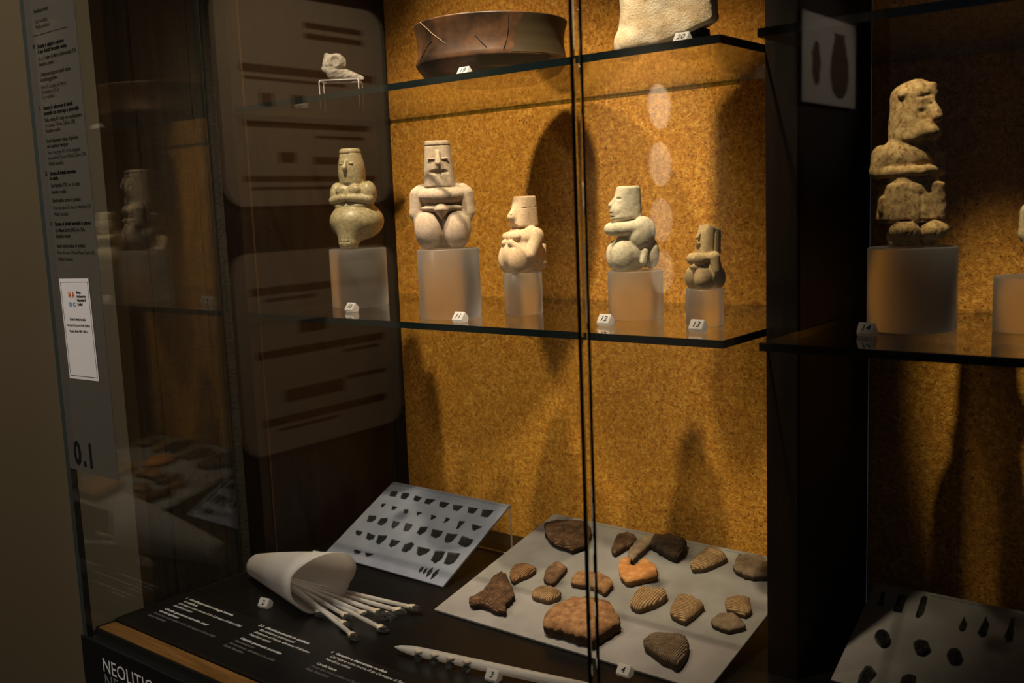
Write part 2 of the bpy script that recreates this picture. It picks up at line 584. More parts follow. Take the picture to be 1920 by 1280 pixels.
class Sculpt:
    def __init__(self, lo, hi, h):
        self.lo, self.h = np.array(lo, np.float32), h
        n = [int(math.ceil((b-a)/h))+1 for a, b in zip(lo, hi)]
        ax = [np.float32(lo[i])+np.arange(n[i], dtype=np.float32)*np.float32(h) for i in range(3)]
        self.X, self.Y, self.Z = np.meshgrid(*ax, indexing='ij')
        self.F = np.full(self.X.shape, 1e3, np.float32)

    def ell(self, c, r, rx=0.0, ry=0.0, rz=0.0):
        x, y, z = self.X-c[0], self.Y-c[1], self.Z-c[2]
        if rz:
            a, b = math.cos(math.radians(rz)), math.sin(math.radians(rz))
            x, y = a*x+b*y, -b*x+a*y
        if rx:
            a, b = math.cos(math.radians(rx)), math.sin(math.radians(rx))
            y, z = a*y+b*z, -b*y+a*z
        if ry:
            a, b = math.cos(math.radians(ry)), math.sin(math.radians(ry))
            x, z = a*x+b*z, -b*x+a*z
        k0 = np.sqrt((x/r[0])**2+(y/r[1])**2+(z/r[2])**2)
        k1 = np.sqrt((x/r[0]**2)**2+(y/r[1]**2)**2+(z/r[2]**2)**2)+1e-6
        return k0*(k0-1)/k1

    def cap(self, a, b, ra, rb):
        a, b = np.array(a, float), np.array(b, float)
        d = b-a
        t = np.clip(((self.X-a[0])*d[0]+(self.Y-a[1])*d[1]+(self.Z-a[2])*d[2])/(d @ d), 0, 1)
        return np.sqrt((self.X-a[0]-t*d[0])**2+(self.Y-a[1]-t*d[1])**2+(self.Z-a[2]-t*d[2])**2)-(ra+(rb-ra)*t)

    def column(self, z0, z1, c0, c1, r0, r1, p=2.6, e=0.25):
        """tapered upright with a squarish section: centre and radii run from (c0, r0) at z0 to (c1, r1) at z1"""
        t = np.clip((self.Z-z0)/(z1-z0), 0, 1)
        x = (self.X-(c0[0]+(c1[0]-c0[0])*t))/(r0[0]+(r1[0]-r0[0])*t)
        y = (self.Y-(c0[1]+(c1[1]-c0[1])*t))/(r0[1]+(r1[1]-r0[1])*t)
        side = ((np.abs(x)**p+np.abs(y)**p)**(1/p)-1)*min(r0[0], r0[1], r1[0], r1[1])
        return -smin(-side, -np.maximum(self.Z-z1, z0-self.Z), e)

    def plane(self, p, n):
        n = np.array(n, float)/np.linalg.norm(n)
        return (self.X-p[0])*n[0]+(self.Y-p[1])*n[1]+(self.Z-p[2])*n[2]

    def begin(self):
        self.kept, self.F = self.F, np.full(self.X.shape, 1e3, np.float32)

    def end(self, k):
        self.F = smin(self.kept, self.F, k)

    def add(self, d, k=0.2):
        self.F = smin(self.F, d, k)

    def sub(self, d, k=0.1):
        self.F = ssub(self.F, d, k)

    def cut(self, d, k=0.1):
        self.F = -smin(-self.F, -d, k)

    def rough(self, amp, scale, seed=0):
        r = np.random.RandomState(seed)
        for i in range(10):
            k = r.normal(size=3)
            k = k/np.linalg.norm(k)*scale*(1+0.35*i)
            self.F = self.F+np.float32(amp/(1+0.35*i))*np.sin(self.X*k[0]+self.Y*k[1]+self.Z*k[2]+r.uniform(0, 6.28))

    def mesh(self, name, scale):
        F = self.F.copy()
        F[0], F[-1], F[:, 0], F[:, -1], F[:, :, 0], F[:, :, -1] = 1, 1, 1, 1, 1, 1
        neg = F < 0
        nx, ny, nz = F.shape
        sh = (nx-1, ny-1, nz-1)
        acc = np.zeros(sh+(3,), np.float32)
        cnt = np.zeros(sh, np.float32)
        for a in range(3):
            for b in (0, 1):
                for c in (0, 1):
                    off = [0, 0, 0]
                    o = [i for i in range(3) if i != a]
                    off[o[0]], off[o[1]] = b, c
                    s0 = tuple(slice(off[i], off[i]+sh[i]) for i in range(3))
                    off2 = list(off)
                    off2[a] = 1
                    s1 = tuple(slice(off2[i], off2[i]+sh[i]) for i in range(3))
                    f0, f1 = F[s0], F[s1]
                    cr = neg[s0] != neg[s1]
                    t = np.where(cr, f0/np.where(cr, f0-f1, 1), 0)
                    acc[..., a] += np.where(cr, t, 0)
                    acc[..., o[0]] += cr*b
                    acc[..., o[1]] += cr*c
                    cnt += cr
        msk = cnt > 0
        idx = np.full(sh, -1, np.int64)
        idx[msk] = np.arange(int(msk.sum()))
        pos = np.argwhere(msk).astype(np.float32)+acc[msk]/cnt[msk][:, None]
        V = (pos*self.h+self.lo)*scale
        faces = []
        for a in range(3):
            b, c = (a+1) % 3, (a+2) % 3
            s0 = [slice(None)]*3
            s1 = [slice(None)]*3
            s0[a], s1[a] = slice(0, -1), slice(1, None)
            for s in (s0, s1):
                s[b], s[c] = slice(1, -1), slice(1, -1)
            n0, n1 = neg[tuple(s0)], neg[tuple(s1)]
            for flip, m in ((False, n0 & ~n1), (True, ~n0 & n1)):
                q = np.argwhere(m)
                if not len(q): continue
                base = q.copy()
                base[:, b] += 1
                base[:, c] += 1
                ids = []
                for db, dc in ((-1, -1), (0, -1), (0, 0), (-1, 0)):
                    w = base.copy()
                    w[:, b] += db
                    w[:, c] += dc
                    ids.append(idx[w[:, 0], w[:, 1], w[:, 2]])
                ids = np.stack(ids, 1)
                faces.append(ids[:, ::-1] if flip else ids)
        Fq = np.concatenate(faces)
        me = bpy.data.meshes.new(name)
        me.vertices.add(len(V))
        me.vertices.foreach_set('co', V.astype(np.float32).ravel())
        me.loops.add(Fq.size)
        me.loops.foreach_set('vertex_index', Fq.astype(np.int32).ravel())
        me.polygons.add(len(Fq))
        me.polygons.foreach_set('loop_start', np.arange(0, Fq.size, 4, dtype=np.int32))
        me.polygons.foreach_set('use_smooth', np.ones(len(Fq), bool))
        me.update(calc_edges=True)
        me.validate()
        return me


# ---- the figures, each facing -y, feet at z = 0


def fig_seated_wide():          # number 10: round hips, hands on the stomach (13 units tall)
    s = Sculpt((-4.4, -4.4, -0.2), (4.4, 4.6, 13.3), 0.10)
    s.add(s.ell((0, 0.55, 3.55), (3.65, 3.35, 2.60)))
    s.add(s.cap((0, -1.1, 3.1), (0, -1.85, 0.9), 2.1, 1.35), 0.9)
    s.add(s.ell((0, 0.1, 5.55), (2.75, 2.1, 0.75)), 0.22)
    s.add(s.ell((0, 0, 7.0), (2.65, 1.75, 1.70)), 0.10)
    for k in (-1, 1):
        s.add(s.ell((2.30*k, 0.05, 7.15), (1.0, 1.25, 1.55)), 0.3)
        s.add(s.cap((2.65*k, -0.6, 6.35), (0.45*k, -1.95, 6.6), 0.62, 0.48), 0.10)
        s.add(s.ell((0.95*k, -1.25, 7.6), (0.9, 0.6, 0.7)), 0.25)
    s.begin()
    s.add(s.column(8.3, 13.0, (0, 0.1), (-0.12, 0.0), (1.68, 1.70), (1.28, 1.30), 2.5, 0.45))
    s.add(s.ell((-0.05, 0.05, 10.2), (1.68, 1.72, 2.4)), 0.4)
    for k in (-1, 1):
        s.sub(s.ell((0.66*k, -1.82, 11.05), (0.55, 0.35, 0.20)), 0.15)
        s.add(s.ell((0.66*k, -1.45, 11.0), (0.40, 0.20, 0.09)), 0.05)
        s.sub(s.cap((1.50*k, -0.75, 12.1), (1.72*k, -0.7, 9.2), 0.09, 0.09), 0.10)
    s.add(s.cap((0, -1.55, 11.3), (0, -1.95, 10.45), 0.20, 0.32), 0.18)
    s.sub(s.ell((0, -2.0, 9.95), (0.50, 0.28, 0.13)), 0.10)
    s.sub(np.abs(s.Z-12.32-0.04*s.X)-0.035, 0.12)
    s.end(0.30)
    for k in range(3):
        s.sub(s.cap((-1.0, -2.46, 6.40+0.20*k), (1.0, -2.46, 6.40+0.20*k), 0.06, 0.06), 0.05)
    s.sub(s.cap((0, -3.25, 4.6), (0, -3.25, 0.3), 0.12, 0.12), 0.18)
    s.sub(s.cap((-1.8, -3.0, 0.95), (1.8, -3.0, 0.95), 0.08, 0.08), 0.12)
    s.cut(-s.Z, 0.1)
    return s.mesh('stone_body', 1/13.0)


def fig_block():                # number 11: block head, wide mouth, arms along the sides (14 units)
    s = Sculpt((-4.8, -3.6, -0.2), (4.8, 3.6, 14.3), 0.105)
    s.add(s.ell((0, 0.7, 2.7), (3.6, 2.0, 2.75)))
    s.add(s.ell((0, 0.4, 5.2), (3.0, 1.9, 1.9)), 0.5)
    for k in (-1, 1):
        s.add(s.ell((1.86*k, -0.75, 2.45), (1.84, 2.0, 2.66), ry=-3*k), 0.06)
    s.add(s.ell((0, -1.30, 5.30), (2.75, 0.85, 0.50)), 0.10)
    s.add(s.cap((0, -1.75, 5.0), (0, -1.85, 4.0), 0.95, 0.22), 0.15)
    s.add(s.ell((0, -0.30, 6.95), (3.15, 2.35, 1.42)), 0.05)
    s.add(s.cap((-2.6, 0.1, 7.30), (2.6, 0.1, 7.30), 1.20, 1.20), 0.35)
    for k in (-1, 1):
        s.add(s.cap((3.10*k, -0.05, 7.05), (3.42*k, -0.25, 4.7), 1.10, 0.88), 0.10)
        s.add(s.cap((3.42*k, -0.25, 4.7), (3.05*k, -0.65, 3.4), 0.84, 0.62), 0.3)
    s.begin()
    s.add(s.column(8.0, 14.0, (-0.15, 0.0), (-0.25, 0.15), (2.10, 2.05), (1.62, 1.65), 3.0, 0.22))
    s.sub(s.ell((-0.15, -2.30, 9.95), (2.35, 0.80, 0.40)), 0.06)
    for k in (-1, 1):
        s.sub(s.ell((0.92*k-0.15, -2.05, 11.55), (0.80, 0.42, 0.50)), 0.22)
        s.add(s.ell((0.95*k-0.15, -1.72, 11.62), (0.62, 0.16, 0.14)), 0.06)
        s.sub(s.cap((0.5*k-0.15, -1.92, 11.55), (1.5*k-0.15, -1.72, 11.55), 0.05, 0.05), 0.04)
    s.add(s.cap((-0.15, -1.72, 12.5), (-0.15, -2.28, 11.05), 0.26, 0.40), 0.12)
    s.sub(s.cap((-2.4, -1.98, 12.50), (2.2, -1.98, 12.50), 0.06, 0.06), 0.05)
    s.sub(np.abs(s.Z-13.36)-0.03, 0.08)
    s.end(0.10)
    s.sub(s.cap((0, -2.75, 3.9), (0, -2.5, 0.2), 0.14, 0.2), 0.2)
    s.cut(-s.Z, 0.25)
    s.rough(0.006, 7, 3)
    return s.mesh('stone_body', 1/14.0)


def fig_folded():               # unnumbered one: tapered head, arm folded to the breast (10 units)
    s = Sculpt((-3.8, -3.9, -0.2), (3.8, 4.0, 10.3), 0.08)
    s.add(s.ell((0, -0.05, 2.25), (2.75, 2.9, 2.6)))
    for k in (-1, 1):
        s.add(s.ell((1.05*k, -1.35, 1.8), (1.25, 1.6, 2.1)), 0.12)
    s.add(s.cap((0.9, 3.0, 3.25), (0.9, 1.9, 1.3), 0.38, 1.30), 0.25)
    s.add(s.ell((0, 0.35, 4.5), (2.55, 2.3, 1.6)), 0.35)
    s.add(s.cap((-1.35, 0.5, 5.1), (1.35, 0.5, 5.1), 1.05, 1.05), 0.4)
    for k in (-1, 1):
        s.add(s.cap((1.95*k, 0.85, 4.75), (2.45*k, -0.55, 2.35), 1.12, 0.78), 0.08)
        s.add(s.cap((2.45*k, -0.65, 2.30), (0.65*k, -2.35, 3.95), 0.66, 0.44), 0.08)
        s.add(s.ell((0.85*k, -1.65, 4.75), (0.9, 0.6, 0.6)), 0.15)
    s.begin()
    s.add(s.column(5.9, 10.0, (0, 0.40), (0, 0.78), (1.65, 2.05), (1.35, 1.42), 2.6, 0.30))
    s.add(s.cap((0, -0.9, 8.4), (0, -1.60, 7.3), 0.32, 0.55), 0.6)
    s.sub(s.ell((0, -2.05, 6.05), (1.9, 0.9, 0.45)), 0.15)
    for k in (-1, 1):
        s.sub(s.ell((0.45*k, -2.0, 7.55), (0.24, 0.3, 0.09)), 0.03)
        s.sub(s.cap((1.60*k, 0.9, 8.5), (1.75*k, 0.95, 6.0), 0.06, 0.06), 0.05)
    s.sub(np.abs(s.Z-8.45-0.04*s.Y)-0.012, 0.04)
    s.end(0.08)
    s.sub(s.cap((0, -3.1, 3.0), (0, -2.95, 0.2), 0.12, 0.16), 0.15)
    s.cut(-s.Z, 0.12)
    return s.mesh('stone_body', 1/10.0)


def fig_crouched():             # number 12: big arm, hand with fingers on the hip (10 units)
    s = Sculpt((-3.4, -3.7, -0.2), (3.4, 3.7, 10.3), 0.08)
    s.add(s.ell((0, -0.1, 2.2), (2.0, 2.6, 2.3)))
    for k in (-1, 1):
        s.add(s.ell((1.0*k, -1.45, 1.75), (1.25, 1.45, 2.0)), 0.12)
        s.add(s.ell((1.0*k, 2.05, 1.95), (1.10, 0.95, 1.85)), 0.06)
    s.add(s.ell((0, 0.4, 4.6), (1.9, 1.9, 1.8)), 0.3)
    for k in (-1, 1):
        s.add(s.ell((1.40*k, 0.80, 4.35), (1.10, 1.65, 2.05), rx=-12), 0.14)
        s.add(s.cap((1.4*k, 0.4, 5.1), (0.80*k, -2.35, 4.95), 0.95, 0.80), 0.12)
        s.add(s.cap((1.85*k, 0.9, 2.25), (1.95*k, 0.70, 1.05), 0.46, 0.46), 0.05)
        for j in range(4):
            s.sub(s.cap((2.40*k, 0.50+0.20*j, 1.70), (2.42*k, 0.42+0.20*j, 0.70), 0.085, 0.085), 0.03)
    s.begin()
    s.add(s.ell((0, -1.3, 6.15), (1.3, 1.2, 0.55)))
    s.add(s.column(6.1, 10.0, (0, -0.70), (0, -0.30), (1.55, 1.95), (1.28, 1.35), 2.5, 0.35), 0.10)
    s.add(s.ell((0, -1.85, 7.2), (1.1, 0.80, 0.85)), 0.3)
    s.add(s.cap((0, -1.75, 8.7), (0, -2.50, 7.8), 0.22, 0.34), 0.22)
    for k in (-1, 1):
        s.sub(s.ell((0.95*k, -2.05, 8.55), (0.55, 0.5, 0.20)), 0.1)
        s.sub(s.cap((1.56*k, -0.25, 8.9), (1.70*k, -0.35, 6.3), 0.08, 0.08), 0.06)
        s.sub(s.cap((1.45*k, -1.6, 9.3), (1.5*k, 0.4, 9.4), 0.05, 0.05), 0.06)
    s.sub(s.ell((0, -2.75, 6.9), (0.8, 0.35, 0.09)), 0.05)
    s.sub(s.ell((0, -2.75, 6.45), (1.6, 0.5, 0.10)), 0.05)
    s.end(0.12)
    s.cut(-s.Z, 0.2)
    s.rough(0.006, 5, 8)
    return s.mesh('stone_body', 1/10.0)


def fig_small():                # number 13: slanting cut head, breasts and belly (10 units)
    s = Sculpt((-3.6, -3.6, -0.2), (3.6, 3.6, 10.6), 0.08)
    s.add(s.ell((0, 0.75, 2.9), (2.55, 1.9, 3.0)))
    for k in (-1, 1):
        s.add(s.ell((1.30*k, -0.95, 1.65), (1.42, 1.75, 2.0)), 0.07)
        s.add(s.ell((1.6*k, 1.45, 1.7), (1.15, 1.3, 1.8)), 0.10)
    s.add(s.ell((0, -1.30, 3.45), (1.9, 1.0, 0.62)), 0.08)
    s.add(s.cap((0, -1.75, 3.3), (0, -2.0, 2.45), 0.62, 0.15), 0.12)
    s.add(s.ell((0, 0.30, 4.9), (2.45, 1.9, 1.15)), 0.08)
    for k in (-1, 1):
        s.add(s.ell((1.02*k, -1.45, 4.70), (1.22, 1.0, 0.98)), 0.16)
        s.add(s.cap((2.10*k, 0.5, 5.0), (2.30*k, 0.6, 2.9), 0.92, 0.74), 0.12)
        s.add(s.cap((2.30*k, 0.5, 2.7), (2.25*k, -0.05, 1.3), 0.55, 0.40), 0.2)
        for j in range(4):
            s.sub(s.cap((2.78*k, -0.15+0.2*j, 2.1), (2.72*k, -0.3+0.2*j, 0.95), 0.06, 0.06), 0.03)
    s.begin()
    s.add(s.column(5.3, 10.6, (0, 0.65), (0, 1.2), (1.62, 2.0), (1.55, 1.55), 3.0, 0.12))
    s.cut(s.plane((0, 0.0, 10.15), (0, 0.42, 1)), 0.06)
    s.cut(s.plane((0, -1.18, 7.2), (0, -1, -0.02)), 0.12)
    s.cut(s.plane((0, -1.12, 8.0), (0, -1, 0.55)), 0.15)
    s.add(s.cap((0, -0.62, 8.95), (0, -1.34, 8.08), 0.22, 0.33), 0.10)
    s.add(s.ell((0, -1.22, 7.2), (0.62, 0.32, 0.28)), 0.08)
    s.sub(s.ell((0, -1.6, 7.2), (0.7, 0.3, 0.06)), 0.04)
    s.sub(s.ell((0, -1.5, 6.55), (1.2, 0.4, 0.14)), 0.10)
    for k in (-1, 1):
        s.sub(s.ell((0.80*k, -1.02, 8.50), (0.48, 0.26, 0.14)), 0.12)
        s.sub(s.cap((1.64*k, 1.0, 9.1), (1.68*k, 0.75, 5.9), 0.16, 0.16), 0.12)
    s.end(0.12)
    s.sub(s.cap((0, -2.65, 2.2), (0, -2.4, 0.2), 0.12, 0.16), 0.15)
    s.cut(-s.Z, 0.15)
    return s.mesh('stone_body', 1/10.0)


def fig_standing():             # number 14: tall hooded head, belt of arms, skirt and toes (11.4 units)
    s = Sculpt((-3.6, -3.0, -0.2), (3.4, 2.8, 11.9), 0.09)
    s.add(s.column(0.0, 1.6, (0, -0.1), (0, 0.0), (1.55, 1.1), (1.65, 1.2), 3.0, 0.3))
    s.add(s.column(1.70, 4.45, (0, 0), (0, 0), (2.22, 1.60), (2.05, 1.50), 3.6, 0.28), 0.15)
    for k in (-1, 1):
        s.add(s.ell((1.02*k, -1.30, 1.12), (1.02, 1.0, 0.66)), 0.08)
        for j in range(4):
            x = 1.02*k+(-0.56+0.37*j)
            s.sub(s.cap((x, -2.40, 1.45), (x, -2.15, 0.6), 0.09, 0.09), 0.06)
    s.sub(s.cap((0, -1.62, 3.6), (0, -1.62, 0.7), 0.12, 0.12), 0.12)
    for k in (-1, 1):
        s.sub(s.cap((1.9*k, -1.52, 4.15), (0, -1.62, 3.55), 0.09, 0.09), 0.12)
    s.sub(np.abs(s.Z-1.85)-0.03, 0.08)
    s.add(s.column(4.2, 5.2, (-0.05, 0), (-0.05, 0), (1.85, 1.42), (1.75, 1.35), 2.6, 0.2), 0.10)
    s.add(s.ell((-0.15, 0.1, 6.2), (2.1, 1.45, 1.55)), 0.2)
    s.add(s.cap((-2.05, 0.1, 6.35), (-2.45, -0.1, 5.30), 0.72, 0.55), 0.2)
    s.add(s.cap((1.65, 0.1, 6.35), (1.85, -0.1, 5.30), 0.65, 0.50), 0.2)
    s.add(s.cap((-2.4, -0.3, 5.15), (0.0, -1.55, 5.22), 0.42, 0.36), 0.06)
    s.add(s.cap((1.85, -0.3, 5.15), (0.0, -1.55, 5.22), 0.42, 0.36), 0.06)
    s.add(s.ell((-2.10, -0.2, 2.9), (0.35, 0.5, 0.75)), 0.05)
    s.begin()
    s.add(s.column(7.0, 10.9, (0.05, 0.05), (0.15, 0.15), (1.60, 1.60), (1.42, 1.42), 2.4, 0.7))
    s.add(s.ell((0.25, 0.15, 10.25), (1.45, 1.45, 1.2)), 0.3)
    a = math.radians(30)
    fx, fy = math.sin(a), -math.cos(a)
    for k in (-1, 1):
        ex, ey = 1.55*math.sin(a+0.5*k), -1.55*math.cos(a+0.5*k)
        s.sub(s.ell((ex, ey, 9.15), (0.36, 0.22, 0.16)), 0.2)
    s.add(s.cap((1.40*fx, 1.40*fy, 9.9), (1.90*fx, 1.90*fy, 8.8), 0.25, 0.40), 0.25)
    s.add(s.ell((1.05*fx, 1.05*fy, 7.85), (1.05, 0.95, 0.75)), 0.35)
    s.sub(s.ell((1.95*fx, 1.95*fy, 7.15), (1.2, 0.7, 0.22)), 0.15)
    s.add(s.cap((-1.1, -0.75, 10.35), (1.05, -0.70, 10.85), 0.26, 0.30), 0.15)
    s.sub(s.cap((-1.2, -1.42, 9.95), (1.7, -1.35, 10.45), 0.11, 0.11), 0.12)
    s.sub(s.cap((-0.8, -1.62, 9.45), (1.4, -1.35, 9.75), 0.05, 0.05), 0.08)
    s.sub(s.cap((-1.25, -1.15, 10.0), (-1.3, -1.2, 7.2), 0.10, 0.10), 0.12)
    s.end(0.22)
    s.cut(-s.Z, 0.2)
    s.rough(0.012, 3.5, 11)
    return s.mesh('stone_body', 1/11.4)


M['st10'] = stone_mat('veined_alabaster', (0.50, 0.40, 0.22), (0.30, 0.24, 0.14), (0.66, 0.56, 0.36), 0.08, 0.38, 0.5)
M['st11'] = stone_mat('pale_calcarenite', (0.72, 0.55, 0.40), (0.58, 0.42, 0.28), (0.80, 0.66, 0.52), 0.9, 0.85, 0.2)
M['stu'] = stone_mat('peach_limestone', (0.76, 0.54, 0.35), (0.62, 0.38, 0.20), (0.82, 0.66, 0.50), 0.25, 0.8, 0.2)
M['st12'] = stone_mat('chalk_white_limestone', (0.78, 0.68, 0.50), (0.62, 0.50, 0.33), (0.84, 0.78, 0.64), 0.35, 0.8, 0.2)
M['st13'] = stone_mat('tan_limestone', (0.66, 0.47, 0.24), (0.46, 0.30, 0.13), (0.76, 0.58, 0.33), 0.2, 0.7, 0.25)
M['st14'] = stone_mat('stained_limestone', (0.46, 0.30, 0.12), (0.27, 0.14, 0.05), (0.60, 0.45, 0.21), 0.5, 0.8, 0.2,
                      1.0, (0.17, 0.08, 0.03))
M['st15'] = stone_mat('yellow_limestone', (0.60, 0.46, 0.24), (0.42, 0.28, 0.12), (0.70, 0.58, 0.34), 0.4, 0.8, 0.2)

FIGS = [  # body, material, pedestal front bottom (x, y), pedestal width, pedestal height, figure height, turn to the viewer's left, sideways shift, label, pedestal label
    (fig_seated_wide, 'st10', (-0.7756, 0.1271), 0.1033, 0.1050, 0.1790, 30, -0.002,
     'veined grey-beige seated figure with huge round hips and folded hands, leftmost on shelf',
     'frosted acrylic cylinder behind tag 10 carrying the round-hipped figure'),
    (fig_block, 'st11', (-0.4847, 0.0457), 0.0983, 0.1080, 0.1670, 3, -0.006,
     'large pale pitted figure with block head and wide mouth, tallest in lit bay',
     'wide frosted acrylic cylinder behind tag 11 carrying the block-headed figure'),
    (fig_folded, 'stu', (-0.4091, 0.1329), 0.0611, 0.0660, 0.1190, 52, 0.000,
     'peach coloured limestone figure with tapered head and forearm bent to breast',
     'slim frosted acrylic cylinder left of the glass joint under the peach figure'),
    (fig_crouched, 'st12', (-0.2050, 0.1339), 0.0808, 0.0700, 0.1225, 70, -0.004,
     'chalk-white crouching figure in profile with fingers on hip, right of glass joint',
     'frosted acrylic cylinder behind tag 12 under the chalk-white figure'),
    (fig_small, 'st13', (-0.0793, 0.1042), 0.0508, 0.0500, 0.0845, 56, 0.000,
     'smallest tan figure with slanting cut-off head, rightmost in lit bay',
     'small frosted acrylic cylinder behind tag 13 under the smallest figure'),
    (fig_standing, 'st14', (0.1812, 0.1290), 0.1048, 0.1020, 0.2000, -24, -0.002,
     'tall yellow-brown stained statuette with hooded head and toes in dark right bay',
     'wide frosted acrylic cylinder behind tag 14 under the tall stained statuette'),
    (fig_block, 'st15', (0.3000, 0.1750), 0.0800, 0.0650, 0.1480, -10, 0.030,
     'yellowish figure cut by the right edge of the picture',
     'frosted acrylic cylinder at the right edge of the dark bay'),
]
_cache = {}
for fn, mk, (px, py), pw, ph, fh, turn, shift, lab, plab in FIGS:
    away = np.array([px-CAM[0], py-CAM[1]])
    away /= np.linalg.norm(away)
    side = np.array([-away[1], away[0]])*-1.0      # to the right as the camera sees it
    r = pw/2
    c = np.array([px, py])+away*r
    prof = [(r-0.001, 0.0), (r, 0.001), (r, ph-0.001), (r-0.001, ph)]
    v, f = lathe(prof, 96)
    pme = mesh('pedestal_block', v, f)
    for p in pme.polygons: p.use_smooth = len(p.vertices) == 4 and abs(p.normal.z) < 0.5
    po = link('pedestal', pme, M['pedestal'], None, (c[0], c[1], 0.0006))
    prop(po, plab, 'pedestal', 'frosted acrylic pedestals on the middle shelves')
    me = _cache.get(fn)
    if me is None:
        me = _cache[fn] = fn()
    else:
        me = me.copy()
        me.materials.clear()
    rz = math.atan2(away[1], away[0])-math.pi/2 - math.radians(turn)
    fo = link('stone_figure', me, M[mk], None, (c[0]+side[0]*shift, c[1]+side[1]*shift, ph+0.0012), rz)
    fo.scale = (fh, fh, fh)
    prop(fo, lab, 'figurine', 'small stone figures on the middle shelves')

# ------------------------------------------------------------------ lettering


def text_me(body, size, bold=0.0, align='LEFT', depth=0.00012, shear=0.0):
    cu = bpy.data.curves.new('lettering', 'FONT')
    cu.body = body
    cu.size = size
    cu.offset = bold*size
    cu.extrude = depth
    cu.align_x = align
    cu.shear = shear
    cu.resolution_u = 2
    ob = bpy.data.objects.new('lettering', cu)
    COL.objects.link(ob)
    dg = bpy.context.evaluated_depsgraph_get()
    me = bpy.data.meshes.new_from_object(ob.evaluated_get(dg))
    bpy.data.objects.remove(ob)
    bpy.data.curves.remove(cu)
    me.materials.clear()
    return me


def place_text(me, m, parent, origin, ex, ey, width=None, name='lettering'):
    """text baseline start at origin, reading along ex, up along ey (in parent space)"""
    n = len(me.vertices)
    co = np.empty(n*3, np.float32)
    me.vertices.foreach_get('co', co)
    co = co.reshape(-1, 3)
    k = 1.0
    if width and n:
        k = width/max(1e-6, (co[:, 0].max()-co[:, 0].min()))
    ex, ey = np.array(ex, float), np.array(ey, float)
    ez = np.cross(ex, ey)
    w = co[:, :1]*k*ex+co[:, 1:2]*ey+co[:, 2:3]*ez
    me.vertices.foreach_set('co', w.astype(np.float32).ravel())
    me.update()
    return link(name, me, m, parent, origin)


def join_me(meshes, name):
    bm = bmesh.new()
    for me in meshes: bm.from_mesh(me)
    out = bpy.data.meshes.new(name)
    bm.to_mesh(out)
    bm.free()
    return out

# ------------------------------------------------------------------ numbered tags


def tag(num, x, y, z, label, rz=0.0, k=1.0):
    g = empty('number_tag', (x, y, z+0.0004), rz)
    prop(g, label, 'number tag', 'white numbered tags')
    w = 0.0098*k
    prof = [(-0.0055, 0), (-0.0085, 0.0048), (0.0005, 0.0165), (0.0095, 0.0075), (0.0070, 0)]
    prof = [(a*k, b*k) for a, b in prof]
    v = [(-w, a, b) for a, b in prof]+[(w, a, b) for a, b in prof]
    n = 5
    f = [tuple(range(n))[::-1], tuple(range(n, 2*n))]+[(i, (i+1) % n, n+(i+1) % n, n+i) for i in range(n)]
    bm = bmesh.new()
    bm.from_mesh(mesh('t', v, f))
    bmesh.ops.bevel(bm, geom=bm.edges[:], offset=0.0006*k, segments=1, affect='EDGES')
    link('tag_block', bm_mesh('tag_block', bm), M['tag'], g)
    if num:
        up = np.array([0, 0.0090, 0.0117])
        up /= np.linalg.norm(up)
        me = text_me(num, 0.0118*k, 0.005, 'CENTER', 0.0001, 0.15)
        place_text(me, M['ink'], g, (0, -0.0066*k-0.0003, 0.0068*k+0.0006), (1, 0, 0), up, None, 'number')
    return g


for num, px, py in (('10', 656, 586), ('11', 860, 606), ('12', 1134, 612), ('13', 1308, 624), ('14', 1627, 632)):
    p = at(px, py, 'z', 0.0)
    tag(num, p[0]-0.004, p[1]+0.008, 0.0, {'10': 'white tag numbered 10 by the leftmost round-hipped figure', '11': 'white tag numbered 11 by the block-headed figure',
        '12': 'white tag numbered 12 just right of the glass joint', '13': 'white tag numbered 13 in front of the smallest figure',
        '14': 'white tag numbered 14 in the dark right bay'}[num])
p = at(866, 146, 'z', 0.36)
tag('19', p[0], p[1]+0.006, 0.36, 'white acrylic tag numbered 19 in front of the brown bowl')
p = at(1269, 84, 'z', 0.36)
tag('20', p[0], p[1]+0.014, 0.36, 'white acrylic tag numbered 20 in front of the pale stone')
p = at(565, 203, 'z', 0.36)
tag('', p[0], p[1], 0.36, 'white tag seen from below, beside the clear stand on the upper shelf')
for num, px, py, a in (('1', 592, 1050, 0.15), ('2', 494, 1140, 0.2), ('3', 922, 1278, 0.1), ('4', 1169, 1274, 0.0)):
    p = at(px, py, 'z', ZF)
    tag(num, p[0], p[1]+0.004, ZF+(0.004 if num == '4' else 0.0), {'1': 'white tag numbered 1 half hidden behind the rolled quiver',
        '2': 'white tag numbered 2 between rolled quiver and caption plate', '3': 'white tag numbered 3 in front of the long frosted rod',
        '4': 'white tag numbered 4 at the front edge of the large sherd tray'}[num], a)

# ------------------------------------------------------------------ upper shelf: stone animal head on its stand, bowl, limestone block
g = empty('display_stand', (-0.868, 0.195, 0.3604), math.radians(38))
prop(g, 'clear bent acrylic stand with four thin legs on the upper shelf', 'stand')
zt = 0.052
bm = box_bm(-0.036, 0.036, -0.022, 0.022, zt-0.003, zt)
link('top_plate', bm_mesh('top_plate', bm), M['acrylic'], g)
for sx in (-1, 1):
    for sy in (-1, 1):
        v, f = tube([(sx*0.036, sy*0.022, 0), (sx*0.036, sy*0.022, zt-0.004), (sx*0.034, sy*0.021, zt-0.001)], [0.0011]*3, 8)
        link('leg', mesh('leg', v, f, True), M['bright_edge'], g)
for sy in (-1, 1):
    v, f = tube([(-0.034, sy*0.0222, zt-0.0008), (0.034, sy*0.0222, zt-0.0008)], [0.0010]*2, 8)
    link('top_edge', mesh('top_edge', v, f, True), M['bright_edge'], g)
